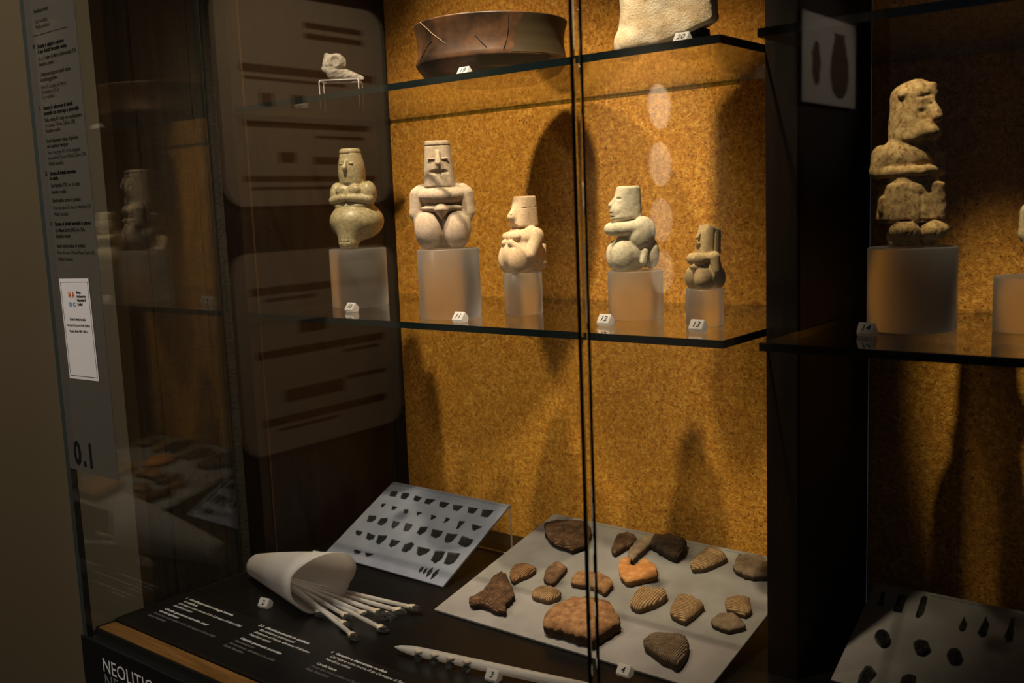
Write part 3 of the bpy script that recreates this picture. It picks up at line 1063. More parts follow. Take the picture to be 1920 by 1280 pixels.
for sx in (-1, 1):
    v, f = tube([(sx*0.0355, -0.021, zt-0.0008), (sx*0.0355, 0.021, zt-0.0008)], [0.0010]*2, 8)
    link('top_edge', mesh('top_edge', v, f, True), M['bright_edge'], g)

s = Sculpt((-4.2, -2.6, -0.1), (5.6, 2.6, 6.6), 0.09)
s.add(s.ell((-1.4, 0, 3.6), (1.9, 1.6, 2.2)))
s.add(s.cap((-1.2, 0, 2.2), (4.3, 0, 0.75), 1.65, 0.55), 0.5)
s.add(s.cap((-2.6, 0, 5.5), (-3.0, 0, 2.9), 0.55, 0.75), 0.4)
s.add(s.ell((-0.6, -1.2, 4.2), (1.75, 0.75, 1.6)), 0.15)
s.sub(s.ell((-0.6, -2.1, 4.2), (1.05, 0.6, 1.24)), 0.12)
s.add(s.ell((-0.6, 1.2, 4.2), (1.75, 0.75, 1.6)), 0.15)
s.sub(s.cap((-3.2, -1.6, 2.6), (0.6, -2.0, 2.5), 0.16, 0.16), 0.25)
s.cut(-(s.Z-0.5), 0.1)
s.rough(0.03, 5, 4)
M['st18'] = stone_mat('grey_white_marble', (0.40, 0.36, 0.30), (0.26, 0.22, 0.17), (0.56, 0.52, 0.47), 0.5, 0.7, 0.3)
o = link('animal_head', s.mesh('stone_body', 0.0090), M['st18'], None, (-0.868, 0.195, 0.4129-0.0045), math.radians(38))
prop(o, 'grey-white carved stone animal head with round eye on a clear stand', 'sculpture')

# brown carinated bowl
BX, BY, BZ = -0.481, 0.165, 0.3606
prof = [(0.045, 0.0), (0.085, 0.006), (0.112, 0.020), (0.1225, 0.036), (0.1240, 0.040), (0.1215, 0.048), (0.1190, 0.068), (0.1205, 0.090),
        (0.1245, 0.106), (0.1250, 0.1085), (0.1225, 0.1085), (0.1180, 0.090), (0.1160, 0.060), (0.117, 0.044), (0.104, 0.022), (0.075, 0.010), (0.03, 0.006)]


def bowl_mat():
    t = NT('burnished_brown_pottery')
    v = t.coord()
    a = t.noise(v, 16, 5, 0.6)
    b = t.noise(v, 55, 4, 0.6)
    col = t.ramp(a, [(0.34, (0.016, 0.010, 0.006)), (0.52, (0.065, 0.031, 0.014)), (0.70, (0.15, 0.066, 0.026))])
    col = t.mix(0.4, col, t.ramp(b, [(0.3, (0.5, 0.5, 0.5)), (0.7, (1, 1, 1))]), 'MULTIPLY')
    return t.done(t.bsdf(col, 0.45, 0.4, t.bump(b, 0.15, 0.002)))


M['bowl'] = bowl_mat()
M['bowl_patch'] = plain('olive_restoration_patch', (0.050, 0.035, 0.015), 0.7, 0.25)
bw = empty('pottery_bowl', (BX, BY, BZ))
prop(bw, 'large dark brown burnished bowl with cracks and an olive repaired side', 'bowl')
v, f = lathe(prof, 96)
v = [(x*0.97, y*0.97, z*0.86) for x, y, z in v]
link('bowl_wall', mesh('bowl_wall', v, f, True), M['bowl'], bw)


def wall_r(z):
    zs = [p[1]*0.86 for p in prof[:10]]
    rs = [p[0]*0.97 for p in prof[:10]]
    return float(np.interp(z, zs, rs))


def wall_patch(name, m, a0, a1, z0, z1, off, edge=0.0, na=24, nz=10):
    v, f = [], []
    for i in range(na+1):
        for j in range(nz+1):
            z = z0+(z1-z0)*j/nz
            a = a0+edge*math.sin(z*160)*0.02+edge*(z-z0)*3+(a1-a0)*i/na
            r = wall_r(z)+off
            v.append((r*math.cos(a), r*math.sin(a), z))
    for i in range(na):
        for j in range(nz):
            q = i*(nz+1)+j
            f.append((q, q+nz+1, q+nz+2, q+1))
    return link(name, mesh(name, v, f, True), m, bw)


wall_patch('repair_patch', M['bowl_patch'], math.radians(-36), math.radians(20), 0.036, 0.092, 0.0006, 0.9)
wall_patch('repair_patch', M['bowl_patch'], math.radians(-62), math.radians(-5), 0.004, 0.0335, 0.0006, 0.5)


def crack(pts, m, rad=0.0006):
    q = []
    for a, z in pts:
        r = wall_r(z)+0.0002
        q.append((r*math.cos(math.radians(a)), r*math.sin(math.radians(a)), z))
    v, f = tube(q, [rad]*len(q), 5)
    link('crack', mesh('crack', v, f, True), m, bw)


M['crack_pale'] = plain('pale_crack_fill', (0.30, 0.22, 0.15), 0.8, 0.2)
crack([(-112, 0.0925), (-105, 0.081), (-99, 0.071), (-92, 0.062), (-86, 0.053)], M['crack_pale'])
crack([(-118, 0.038), (-111, 0.048), (-106, 0.057), (-101, 0.062)], M['ink'])
crack([(-62, 0.062), (-58, 0.052), (-54, 0.043)], M['ink'])
crack([(-38, 0.091), (-37, 0.073), (-39, 0.053), (-42, 0.038)], M['ink'])

# pale limestone block (its unseen upper part is built tall for its shadow on the cork)
s = Sculpt((-9.5, -5.5, -0.3), (9.5, 5.5, 31.2), 0.2)
s.add(s.column(1.0, 30.5, (0.3, 0), (-0.3, 0), (7.6, 4.0), (6.9, 4.2), 3.4, 1.2))
s.add(s.ell((-5.6, -0.6, 2.0), (2.6, 3.0, 2.6)), 1.0)
s.cut(s.plane((-4.0, 0, 0.7), (0.38, 0.02, -1.0)), 0.6)
s.sub(s.cap((-6.2, -5.2, 12.0), (-7.6, -3.4, 3.4), 0.45, 0.35), 0.7)
s.sub(s.ell((8.4, -3.0, 8), (1.6, 2.5, 7)), 1.2)
s.rough(0.045, 0.7, 21)
s.rough(0.010, 4.0, 22)
M['st20'] = stone_mat('rough_cream_limestone', (0.70, 0.56, 0.36), (0.52, 0.34, 0.16), (0.82, 0.74, 0.58), 1.0, 0.9, 0.15, 0.8)
st = empty('limestone_fragment', (-0.140, 0.125, 0.3606), math.radians(36))
prop(st, 'rough cream limestone fragment cut by the top edge on the upper shelf', 'stone')
link('stone_block', s.mesh('stone_block', 0.0088), M['st20'], st, (0, 0, 0.0))
v, f = lathe([(0.026, 0), (0.028, 0.002), (0.026, 0.034), (0.02, 0.036)], 28)
link('support_block', mesh('support_block', v, f), M['black'], st, (0.030, 0.004, 0.0))

# ------------------------------------------------------------------ trays on the case floor


class Board:
    """a sloping tray: local u = x, v = up the slope, n = its normal"""
    def __init__(self, x0, x1, y0, z0, y1, z1):
        self.x0, self.x1 = x0, x1
        self.p0 = np.array([x0, y0, z0])
        self.a = math.atan2(z1-z0, y1-y0)
        self.len = math.hypot(z1-z0, y1-y0)
        self.n = np.array([0, -math.sin(self.a), math.cos(self.a)])
        self.v = np.array([0, math.cos(self.a), math.sin(self.a)])

    def uv(self, px, py, h=0.0):
        p = on_plane(px, py, self.p0+self.n*h, self.n)-self.p0-self.n*h
        return p[0], p @ self.v

    def world(self, u, v, h=0.0):
        return self.p0+np.array([1, 0, 0])*u+self.v*v+self.n*h


BT = 0.004
B1 = Board(-0.8822, -0.5784, 0.0953, ZF+0.0045, 0.2795, -0.376)
B4 = Board(-0.5244, -0.0366, 0.0160, ZF+0.0045, 0.3410, -0.400)
B5 = Board(0.0823, 0.75, 0.1360, ZF+0.0045, 0.3050, -0.3912)


def tray(B, label, mt, group='sloping frosted trays'):
    g = empty('display_tray', tuple(B.p0), 0, B.a)
    prop(g, label, 'tray', group)
    w = B.x1-B.x0
    bm = box_bm(0, w, 0, B.len, -BT, 0)
    bmesh.ops.bevel(bm, geom=bm.edges[:], offset=0.0006, segments=1, affect='EDGES')
    link('tray_plate', bm_mesh('tray_plate', bm), mt, g)
    # clear rear leg that drops from the top edge to the floor
    inv = Matrix.Translation(Vector(B.p0)) @ Matrix.Rotation(B.a, 4, 'X')
    inv = inv.inverted()
    top = B.world(0, B.len, -0.001)
    z1, z0, yb = top[2], ZF+0.0008, top[1]

    def seg(name, m, x0, x1, y0, y1, za, zb):
        bm = box_bm(x0, x1, y0, y1, za, zb)
        bmesh.ops.transform(bm, matrix=inv, verts=bm.verts[:])
        link(name, bm_mesh(name, bm), m, g)
    seg('rear_leg', M['acrylic'], B.x0+0.002, B.x1-0.002, yb+0.006, yb+0.009, z0+0.002, z1)
    seg('leg_edge', M['bright_edge'], B.x1-0.0019, B.x1-0.0005, yb+0.006, yb+0.009, z0, z1)
    seg('leg_edge', M['bright_edge'], B.x0+0.0005, B.x0+0.0019, yb+0.006, yb+0.009, z0, z1)
    seg('leg_edge', M['bright_edge'], B.x0+0.002, B.x1-0.002, yb+0.006, yb+0.009, z0, z0+0.0016)
    seg('top_bend', mt, B.x0, B.x1, yb-0.001, yb+0.009, z1-0.001, z1+0.0015)
    return g


tray(B1, 'sloping frosted tray with rows of small black obsidian flakes', M['tray_cool_lit'])
tray(B4, 'large sloping frosted tray with brown and orange pottery sherds', M['tray'])
tray(B5, 'dim sloping tray with dark pieces in the right bay', M['tray'])


def slab(name, B, pix, h, m, seed, dome=0.12, flat=False, jit=0.025, sub=3, lean=0.0, facet=False, base=0.0, edge=None):
    """a flat fragment lying on a tray; pix is its outline in the photograph"""
    rg = random.Random(seed)
    P = [np.array(B.uv(x, y, h*0.55)) for x, y in pix]
    c = sum(P)/len(P)
    size = max(np.linalg.norm(q-c) for q in P)
    out = []
    n = len(P)
    for i in range(n):
        p0, p1, p2, p3 = P[i-1], P[i], P[(i+1) % n], P[(i+2) % n]
        for k in range(sub):
            t = k/sub
            if facet:
                q = p1+(p2-p1)*t
            else:
                lin = p1+(p2-p1)*t
                cr = 0.5*((2*p1)+(-p0+p2)*t+(2*p0-5*p1+4*p2-p3)*t*t+(-p0+3*p1-3*p2+p3)*t**3)
                q = 0.5*lin+0.5*cr
            out.append(q-c+np.array([rg.uniform(-1, 1), rg.uniform(-1, 1)])*size*jit)
    rings = [(0.93, 0.0), (1.0, 0.30*h), (1.0, 0.72*h), (0.955, h)]
    if facet: rings = [(0.97, 0.0), (1.0, 0.30*h), (0.55, 1.25*h)]
    elif not flat: rings += [(0.70, h*(1+dome*0.7)), (0.36, h*(1+dome))]
    v, f = [], []
    m_ = len(out)
    for j, (s_, z) in enumerate(rings):
        for q in out:
            zz = z+(rg.uniform(-1, 1)*h*0.07 if 0 < j < 4 else 0)
            if facet and j == 2: zz = z*(0.75+0.4*rg.random())
            v.append((q[0]*s_, q[1]*s_, zz+lean*q[1]/size*h*(1 if j else 0)))
    for j in range(len(rings)-1):
        for k in range(m_):
            f.append((j*m_+k, j*m_+(k+1) % m_, (j+1)*m_+(k+1) % m_, (j+1)*m_+k))
    if flat:
        f.append(tuple((len(rings)-1)*m_+k for k in range(m_)))
    else:
        v.append((0, 0, h*(1+dome)+lean*0))
        for k in range(m_):
            f.append(((len(rings)-1)*m_+k, (len(rings)-1)*m_+(k+1) % m_, len(v)-1))
    f.append(tuple(reversed(range(m_))))
    me = mesh(name, v, f, not facet)
    if flat:
        bm = bmesh.new()
        bm.from_mesh(me)
        bmesh.ops.triangulate(bm, faces=[q for q in bm.faces if len(q.verts) > 4])
        bm.to_mesh(me)
        bm.free()
    if edge is not None:
        me.materials.append(m)
        me.materials.append(edge)
        for q in me.polygons:
            if q.index < 2*m_: q.material_index = 1
    w = B.world(c[0], c[1], 0.0003+base)
    return link(name, me, m, None, tuple(w), 0, B.a)


# --- obsidian flakes on the small tray: outlines read from the picture
ROWS = {
    'top': [[(682, 222), (700, 185), (760, 185), (735, 228)], [(778, 240), (797, 197), (858, 200), (850, 225), (815, 252)],
            [(890, 255), (905, 222), (963, 235), (925, 270)], [(985, 285), (1000, 245), (1078, 255), (1025, 293)],
            [(1108, 305), (1118, 272), (1198, 285), (1150, 325)], [(1228, 340), (1232, 298), (1318, 310), (1265, 350)],
            [(1358, 362), (1362, 318), (1447, 330), (1405, 373)], [(1467, 395), (1485, 337), (1577, 345), (1530, 405)]],
    'second': [[(612, 318), (622, 290), (655, 292), (630, 318)], [(702, 340), (712, 308), (757, 318), (725, 342)],
               [(802, 365), (815, 338), (848, 340), (848, 362), (822, 376)], [(920, 390), (922, 358), (967, 368), (930, 390)],
               [(1037, 425), (1045, 383), (1088, 395), (1085, 408), (1045, 427)], [(1147, 457), (1175, 405), (1203, 420), (1200, 430)],
               [(1257, 505), (1285, 435), (1333, 442), (1275, 503)], [(1390, 462), (1480, 488), (1410, 522), (1393, 505)]],
    'middle': [[(490, 440), (505, 390), (575, 392), (568, 420), (525, 448)], [(582, 460), (610, 415), (672, 410), (665, 440), (615, 477)],
               [(698, 490), (718, 435), (775, 445), (765, 470), (720, 500)], [(800, 512), (825, 455), (887, 468), (850, 520), (820, 525)],
               [(920, 540), (950, 487), (1015, 487), (1000, 520), (945, 557)], [(1037, 560), (1055, 507), (1143, 522), (1120, 565), (1080, 582)],
               [(1152, 600), (1180, 540), (1273, 552), (1220, 610), (1175, 625)], [(1268, 630), (1310, 563), (1405, 600), (1370, 645), (1325, 662)]],
    'fourth': [[(393, 545), (400, 515), (455, 530), (445, 548), (420, 563)], [(483, 585), (500, 535), (562, 560), (545, 590), (510, 598)],
               [(567, 620), (590, 560), (665, 560), (655, 590), (590, 640)], [(682, 645), (705, 592), (780, 608), (740, 645), (695, 665)],
               [(787, 690), (810, 640), (880, 618), (897, 635), (865, 680), (825, 705)], [(918, 715), (930, 655), (1035, 680), (1000, 715), (935, 738)],
               [(1043, 770), (1080, 690), (1165, 700), (1130, 765), (1075, 800)], [(1155, 800), (1185, 705), (1290, 715), (1240, 790), (1185, 812)]],
}
ORD = ['leftmost', 'second', 'third', 'fourth', 'fifth', 'sixth', 'seventh', 'rightmost']
LOOK = {'top': 'trapezoid matt black obsidian flake', 'second': 'tiny pointed black obsidian flake',
        'middle': 'glinting black obsidian flake', 'fourth': 'larger shiny black obsidian flake'}
sd = 0
for row, fl in ROWS.items():
    for i, q in enumerate(fl):
        sd += 1
        pix = [(580+x/4.5714, 880+y/4.5714) for x, y in q]
        grey = row == 'middle' and i in (2, 3)
        o = slab('obsidian_flake', B1, pix, 0.0035 if row != 'second' else 0.0025, M['obsidian_grey' if grey else 'obsidian'], sd, 0.1,
                 facet=True, jit=0.04, sub=2)
        look = LOOK[row] if not grey else 'translucent grey obsidian flake'
        prop(o, '%s, %s in the %s row of the tray' % (look, ORD[i], row), 'flake', 'obsidian flakes on the sloping tray')
for i, q in enumerate(([(380, 695), (395, 680), (447, 700), (420, 720), (388, 715)], [(477, 712), (548, 722), (495, 745), (482, 735)])):
    pix = [(580+x/4.5714, 880+y/4.5714) for x, y in q]
    o = slab('obsidian_flake', B1, pix, 0.003, M['obsidian'], 90+i, 0.1, facet=True, jit=0.03, sub=2)
    prop(o, ('small oval brownish flake alone at the lower left of the tray', 'small half-moon black flake beside the oval one at lower left of tray')[i],
         'flake', 'obsidian flakes on the sloping tray')
for i, (a, b, w) in enumerate((((935, 880), (980, 832), 9), ((970, 893), (1012, 842), 8), ((998, 920), (1060, 835), 14), ((1037, 937), (1115, 850), 12))):
    a, b = np.array(a, float), np.array(b, float)
    d = b-a
    nrm = np.array([-d[1], d[0]])/np.linalg.norm(d)*w
    q = [a, a+d*0.3+nrm*0.8, a+d*0.6+nrm*0.9, b, a+d*0.6-nrm*0.9, a+d*0.3-nrm*0.8]
    pix = [(580+x/4.5714, 880+y/4.5714) for x, y in q]
    o = slab('obsidian_flake', B1, pix, 0.003, M['obsidian'], 120+i, 0.1, facet=True, jit=0.01, sub=1)
    prop(o, 'thin lens-shaped obsidian sliver, %s of four at lower right of tray' % ('leftmost', 'second', 'third', 'rightmost')[i],
         'flake', 'obsidian flakes on the sloping tray')

# --- pottery sherds on the large tray
TAN = ((0.44, 0.27, 0.13), (0.28, 0.16, 0.08), (0.56, 0.37, 0.20))
ORG = ((0.52, 0.22, 0.07), (0.44, 0.17, 0.05), (0.72, 0.38, 0.15))
TER = ((0.29, 0.145, 0.062), (0.13, 0.062, 0.026), (0.44, 0.245, 0.11))
DRK = ((0.085, 0.052, 0.034), (0.040, 0.024, 0.016), (0.15, 0.09, 0.055))
GRY = ((0.22, 0.15, 0.095), (0.12, 0.08, 0.05), (0.31, 0.22, 0.145))
BRN = ((0.15, 0.08, 0.042), (0.05, 0.027, 0.015), (0.30, 0.17, 0.085))
A_, C_ = (800, 940), (1100, 960)
SH = [
    (A_, [(880, 185), (940, 162), (1040, 158), (1185, 165), (1240, 220), (1205, 325), (1095, 372), (960, 325), (900, 270)], BRN, 0.014, 1, 95, False,
     'broad ribbed dark-to-tan sherd at the back left behind the glass joint'),
    (A_, [(625, 545), (660, 490), (740, 478), (820, 505), (790, 545), (700, 585), (655, 610), (630, 590)], TER, 0.010, 0, 90, False,
     'leaf-shaped light orange sherd near the left edge of the large tray'),
    (A_, [(877, 580), (915, 500), (985, 463), (1050, 505), (1010, 560), (960, 620), (895, 610)], BRN, 0.010, 0, 0, False,
     'small brown-grey sherd between the leaf-shaped orange one and the glass joint'),
    (A_, [(1090, 590), (1130, 545), (1200, 540), (1290, 545), (1380, 595), (1390, 640), (1330, 695), (1250, 650), (1095, 625)], TER, 0.012, 0, 0, False,
     'ragged orange sherd crossed by the glass joint'),
    (A_, [(325, 745), (430, 690), (510, 570), (560, 548), (600, 560), (660, 690), (640, 740), (600, 780), (590, 840), (520, 825), (420, 790), (335, 780)],
     BRN, 0.014, 1, 110, True, 'winged dark brown sherd with fan of grooves at the far left of the tray'),
    (A_, [(790, 695), (850, 650), (930, 648), (1005, 690), (990, 725), (910, 750), (800, 725)], TAN, 0.011, 0, 110, False,
     'small lozenge-shaped grooved tan sherd above the large domed one'),
    (A_, [(880, 905), (985, 800), (1100, 755), (1220, 750), (1380, 790), (1420, 860), (1455, 905), (1430, 940), (1330, 1000), (1250, 1055), (1130, 1030),
          (1000, 985), (885, 965)], TER, 0.024, 0, 0, False, 'largest domed orange-brown sherd with black broken edge at the tray front'),
    (C_, [(185, 290), (235, 185), (310, 160), (375, 195), (370, 240), (290, 270), (215, 320)], BRN, 0.011, 1, 100, False,
     'small wedge-shaped brown sherd at the back just right of the glass joint'),
    (C_, [(308, 330), (360, 250), (420, 210), (495, 183), (520, 210), (480, 250), (400, 320), (350, 370), (318, 360)], GRY, 0.014, 0, 0, True,
     'long grey-brown sherd leaning against the dark ribbed one at the back'),
    (C_, [(485, 250), (510, 190), (640, 190), (748, 235), (730, 300), (665, 355), (560, 300)], DRK, 0.016, 0, 95, False,
     'darkest ribbed sherd at the back centre of the large tray'),
    (C_, [(240, 430), (255, 375), (322, 356), (328, 405), (352, 424), (390, 410), (430, 365), (520, 420), (528, 490), (420, 515), (310, 535), (255, 500)], ORG, 0.014, 0, 0, True,
     'bright orange hook-shaped sherd with tiny dot impressions'),
    (C_, [(775, 400), (850, 320), (940, 265), (1055, 340), (1000, 385), (900, 425), (800, 440)], TAN, 0.011, 1, 80, False,
     'pale triangular pinkish-grey sherd at the back right of the tray'),
    (C_, [(1103, 430), (1115, 385), (1140, 335), (1230, 345), (1310, 345), (1400, 430), (1390, 480), (1270, 495), (1180, 480)], GRY, 0.012, 0, 0, False,
     'grey-brown sherd half hidden behind the dark divider'),
    (C_, [(325, 690), (400, 580), (470, 578), (590, 595), (600, 640), (540, 690), (400, 740), (335, 715)], TAN, 0.012, 0, 75, False,
     'pale tan striped sherd below the bright orange hook-shaped one'),
    (C_, [(632, 745), (690, 635), (780, 640), (875, 695), (870, 725), (740, 830), (640, 780)], TAN, 0.012, 1, 90, False,
     'tan five-sided sherd with diagonal grooves in the middle of the tray'),
    (C_, [(1038, 690), (1060, 655), (1150, 640), (1220, 655), (1240, 740), (1190, 780), (1060, 740)], TAN, 0.010, 1, 95, False,
     'tan sherd with parallel horizontal grooves near the right tray edge'),
    (C_, [(933, 830), (1000, 775), (1100, 775), (1190, 845), (1180, 870), (1060, 895), (960, 860)], GRY, 0.010, 0, 0, False,
     'smooth brown-grey oval sherd near the right tray edge'),
    (C_, [(425, 990), (480, 940), (620, 935), (740, 955), (770, 1010), (740, 1080), (680, 1160), (560, 1110), (440, 1020)], GRY, 0.017, 0, 110, False,
     'thick grey ribbed sherd nearest to the tag numbered 4'),
]
for i, (off, q, cols, h, ax, ws, flat, lab) in enumerate(SH):
    mt = sherd_mat('sherd_clay_%d' % i, *cols, axis=ax, wscale=ws)
    pix = [(off[0]+x/4, off[1]+y/4) for x, y in q]
    em = sherd_mat('sherd_shaded_core_%d' % i, *[tuple((0.18 if i in (0, 6, 4) else 0.36)*q for q in c3) for c3 in cols])  # dark clay core, plus shade on the broken sides put into the colour
    o = slab('pottery_sherd', B4, pix, h, mt, 300+i, 0.22, flat=flat, jit=0.030, sub=4, edge=em)
    prop(o, lab, 'sherd', 'pottery sherds on the large tray')

# --- dark pieces in the right bay
RB = [([(825, 690), (850, 590), (880, 600), (862, 700)], 'faint dark blade, leftmost at the back of the dim right tray'),
      ([(938, 735), (975, 612), (1042, 625), (1000, 745)], 'broad dark blade, second at the back of the dim right tray'),
      ([(1102, 775), (1145, 640), (1165, 620), (1195, 632), (1165, 750), (1130, 785)], 'narrow dark blade, third at the back of the dim right tray'),
      ([(1430, 855), (1470, 775), (1490, 830), (1475, 880), (1440, 888)], 'small drop-shaped dark arrowhead on the dim right tray'),
      ([(1575, 900), (1635, 772), (1655, 830), (1640, 915), (1600, 930)], 'leaf-shaped dark arrowhead beside the drop-shaped one'),
      ([(1775, 930), (1820, 790), (1852, 785), (1845, 880), (1835, 960), (1790, 965)], 'long dark arrowhead, rightmost on the dim right tray'),
      ([(800, 945), (825, 900), (880, 895), (915, 935), (900, 985), (850, 998)], 'matt round dark pebble on the dim right tray'),
      ([(1090, 995), (1130, 968), (1200, 980), (1212, 1025), (1160, 1060), (1110, 1045)], 'shiny oval black pebble on the dim right tray'),
      ([(1340, 1080), (1365, 1040), (1420, 1032), (1455, 1075), (1430, 1125), (1370, 1125)], 'shiny round black pebble right of the oval one'),
      ([(670, 1275), (690, 1200), (735, 1145), (775, 1150), (815, 1205), (770, 1260), (740, 1300)], 'jagged dark lump at the front left of the dim right tray'),
      ([(985, 1290), (1005, 1225), (1055, 1205), (1110, 1225), (1105, 1300)], 'jagged dark lump, second at the front of the dim right tray')]
for i, (q, lab) in enumerate(RB):
    pix = [(1440+x/4, 960+y/4) for x, y in q]
    rnd = i in (6, 7, 8)
    o = slab('obsidian_piece', B5, pix, 0.009 if rnd else 0.004, M['obsidian'], 400+i, 0.5 if rnd else 0.1, facet=not rnd, jit=0.0 if rnd else 0.03, sub=4 if rnd else 2)
    prop(o, lab, 'stone piece', 'dark pieces on the dim right tray')

# ------------------------------------------------------------------ quiver of plastic sheet with arrows
QA = np.array([-0.900, -0.046])
QB = np.array([-0.672, -0.088])
ax = (QB-QA)/np.linalg.norm(QB-QA)
Lq = np.linalg.norm(QB-QA)
q = empty('rolled_quiver', (QA[0], QA[1], ZF+0.0006), math.atan2(ax[1], ax[0]))
prop(q, 'cone rolled from frosted white plastic sheet lying on the black floor', 'quiver')
v, f = [], []
NS, NA = 14, 60
for i in range(NS+1):
    t = i/NS
    for k in range(NA+1):
        w = math.radians(-150)+math.radians(405)*k/NA
        r = (0.020+0.033*t)*(1.0+0.035*k/NA)
        flare = 1.0+0.10*t*max(0.0, math.cos(w+0.9))
        x = t*Lq*(0.98+0.17*max(0, math.cos(w-1.2))*t)-0.010*(1-t)*0
        v.append((x, r*math.cos(w)*flare, 0.0005+(0.0205+0.0335*t)+r*math.sin(w)))
for i in range(NS):
    for k in range(NA):
        a = i*(NA+1)+k
        f.append((a, a+1, a+NA+2, a+NA+1))
me = mesh('rolled_sheet', v, f, True)
o = link('rolled_sheet', me, M['sheet'], q)
md = o.modifiers.new('thickness', 'SOLIDIFY')
md.thickness = 0.0008
md.offset = 0

TIPS = [(785, 1141, 0.010), (757, 1147, 0.008), (735, 1155, 0.006), (717, 1150, 0.012), (692, 1154, 0.012), (655, 1158, 0.010), (722, 1181, 0.006),
        (652, 1174, 0.006), (668, 1196, 0.006), (604, 1153, 0.006)]
ALAB = ['arrow reaching furthest right, its dark tip beyond all others', 'arrow with dark tip just left of the furthest one',
        'thick dark-tipped arrow in the right half of the bundle', 'arrow with a faceted black tip above the bundle centre',
        'arrow with pale binding at the bundle centre', 'arrow with broad pale binding left of the bundle centre',
        'long arrow pointing to the front right with single dark tip', 'short arrow with ragged grey tip left of the longest one',
        'arrow pointing to the front with bright glinting tip, lowest in the picture', 'short arrow at the left of the bundle with hidden tip']
rg = random.Random(3)
for i, (px, py, hz) in enumerate(TIPS):
    tip = at(px, py, 'z', ZF+hz)
    s0 = rg.uniform(0.30, 0.5)
    off = rg.uniform(-0.010, 0.010)
    tail = np.array([QA[0]+ax[0]*Lq*s0-ax[1]*off, QA[1]+ax[1]*Lq*s0+ax[0]*off, ZF+0.022+rg.uniform(-0.006, 0.010)])
    d = Vector(tip-tail)
    L = d.length
    g = empty('arrow', tuple(tip))
    g.rotation_euler = d.to_track_quat('X', 'Z').to_euler()
    prop(g, ALAB[i], 'arrow', 'arrows fanning out of the rolled quiver')
    v, f = tube([(-L, 0, 0), (-L*0.5, 0, 0), (-0.022, 0, 0)], [0.0036, 0.0036, 0.0034], 12)
    link('shaft', mesh('shaft', v, f, True), M['shaft'], g)
    v, f = tube([(-0.0225, 0, 0), (-0.017, 0, 0), (-0.011, 0, 0), (-0.006, 0, 0)], [0.0035, 0.0050, 0.0068, 0.0045], 9)
    v = [(x+rg.uniform(-1, 1)*0.0007, y+rg.uniform(-1, 1)*0.0009, z*0.8+rg.uniform(-1, 1)*0.0006) for x, y, z in v]
    link('binding', mesh('binding', v, f, False), M['resin'], g)
    pts = [(-0.016, -0.007), (-0.004, -0.0095), (0.006, -0.003), (0.004, 0.006), (-0.008, 0.0085)]
    v = [(x, y, -0.0012) for x, y in pts]+[(x*0.6-0.001, y*0.55, 0.0040+rg.uniform(-1, 1)*0.001) for x, y in pts]
    f = [(4, 3, 2, 1, 0), (5, 6, 7, 8, 9)]+[(k, (k+1) % 5, 5+(k+1) % 5, 5+k) for k in range(5)]
    v = [(x+rg.uniform(-1, 1)*0.001, y+rg.uniform(-1, 1)*0.001, z) for x, y, z in v]
    link('obsidian_tip', mesh('obsidian_tip', v, f), M['obsidian'], g)

# sickle: clear rod with black bladelets set along its lower edge
a = at(740, 1212, 'z', ZF+0.012)
b = at(1045, 1277, 'z', ZF+0.012)
d = Vector(b-a)
d = d*1.35
g = empty('sickle', tuple(a))
g.rotation_euler = d.to_track_quat('X', 'Z').to_euler()
prop(g, 'long frosted rod with pointed end and black bladelets along its edge', 'sickle')
L = d.length
v, f = tube([(0, 0, 0), (0.010, 0, 0), (0.030, 0, 0), (0.05, 0, 0), (L*0.6, 0, 0), (L, 0, 0)], [0.0008, 0.0038, 0.0066, 0.0072, 0.0070, 0.0070], 16)
link('rod', mesh('rod', v, f, True), M['shaft'], g)
for k in range(4):
    x = 0.045+0.027*k
    v, f = tube([(x-0.006, -0.0045, 0.0035), (x, -0.0055, 0.003), (x+0.008, -0.0045, 0.0035)], [0.002, 0.0045, 0.002], 8)
    link('resin_lump', mesh('resin_lump', v, f, True), M['resin'], g)
    v = [(x-0.006, -0.006, -0.006), (x+0.007, -0.006, -0.006), (x+0.005, -0.015, -0.009), (x-0.003, -0.014, -0.0095),
         (x-0.005, -0.006, -0.001), (x+0.006, -0.006, -0.001), (x+0.004, -0.014, -0.006), (x-0.002, -0.013, -0.006)]
    f = [(0, 1, 2, 3), (7, 6, 5, 4), (0, 4, 5, 1), (1, 5, 6, 2), (2, 6, 7, 3), (3, 7, 4, 0)]
    link('bladelet', mesh('bladelet', v, f), M['obsidian'], g)

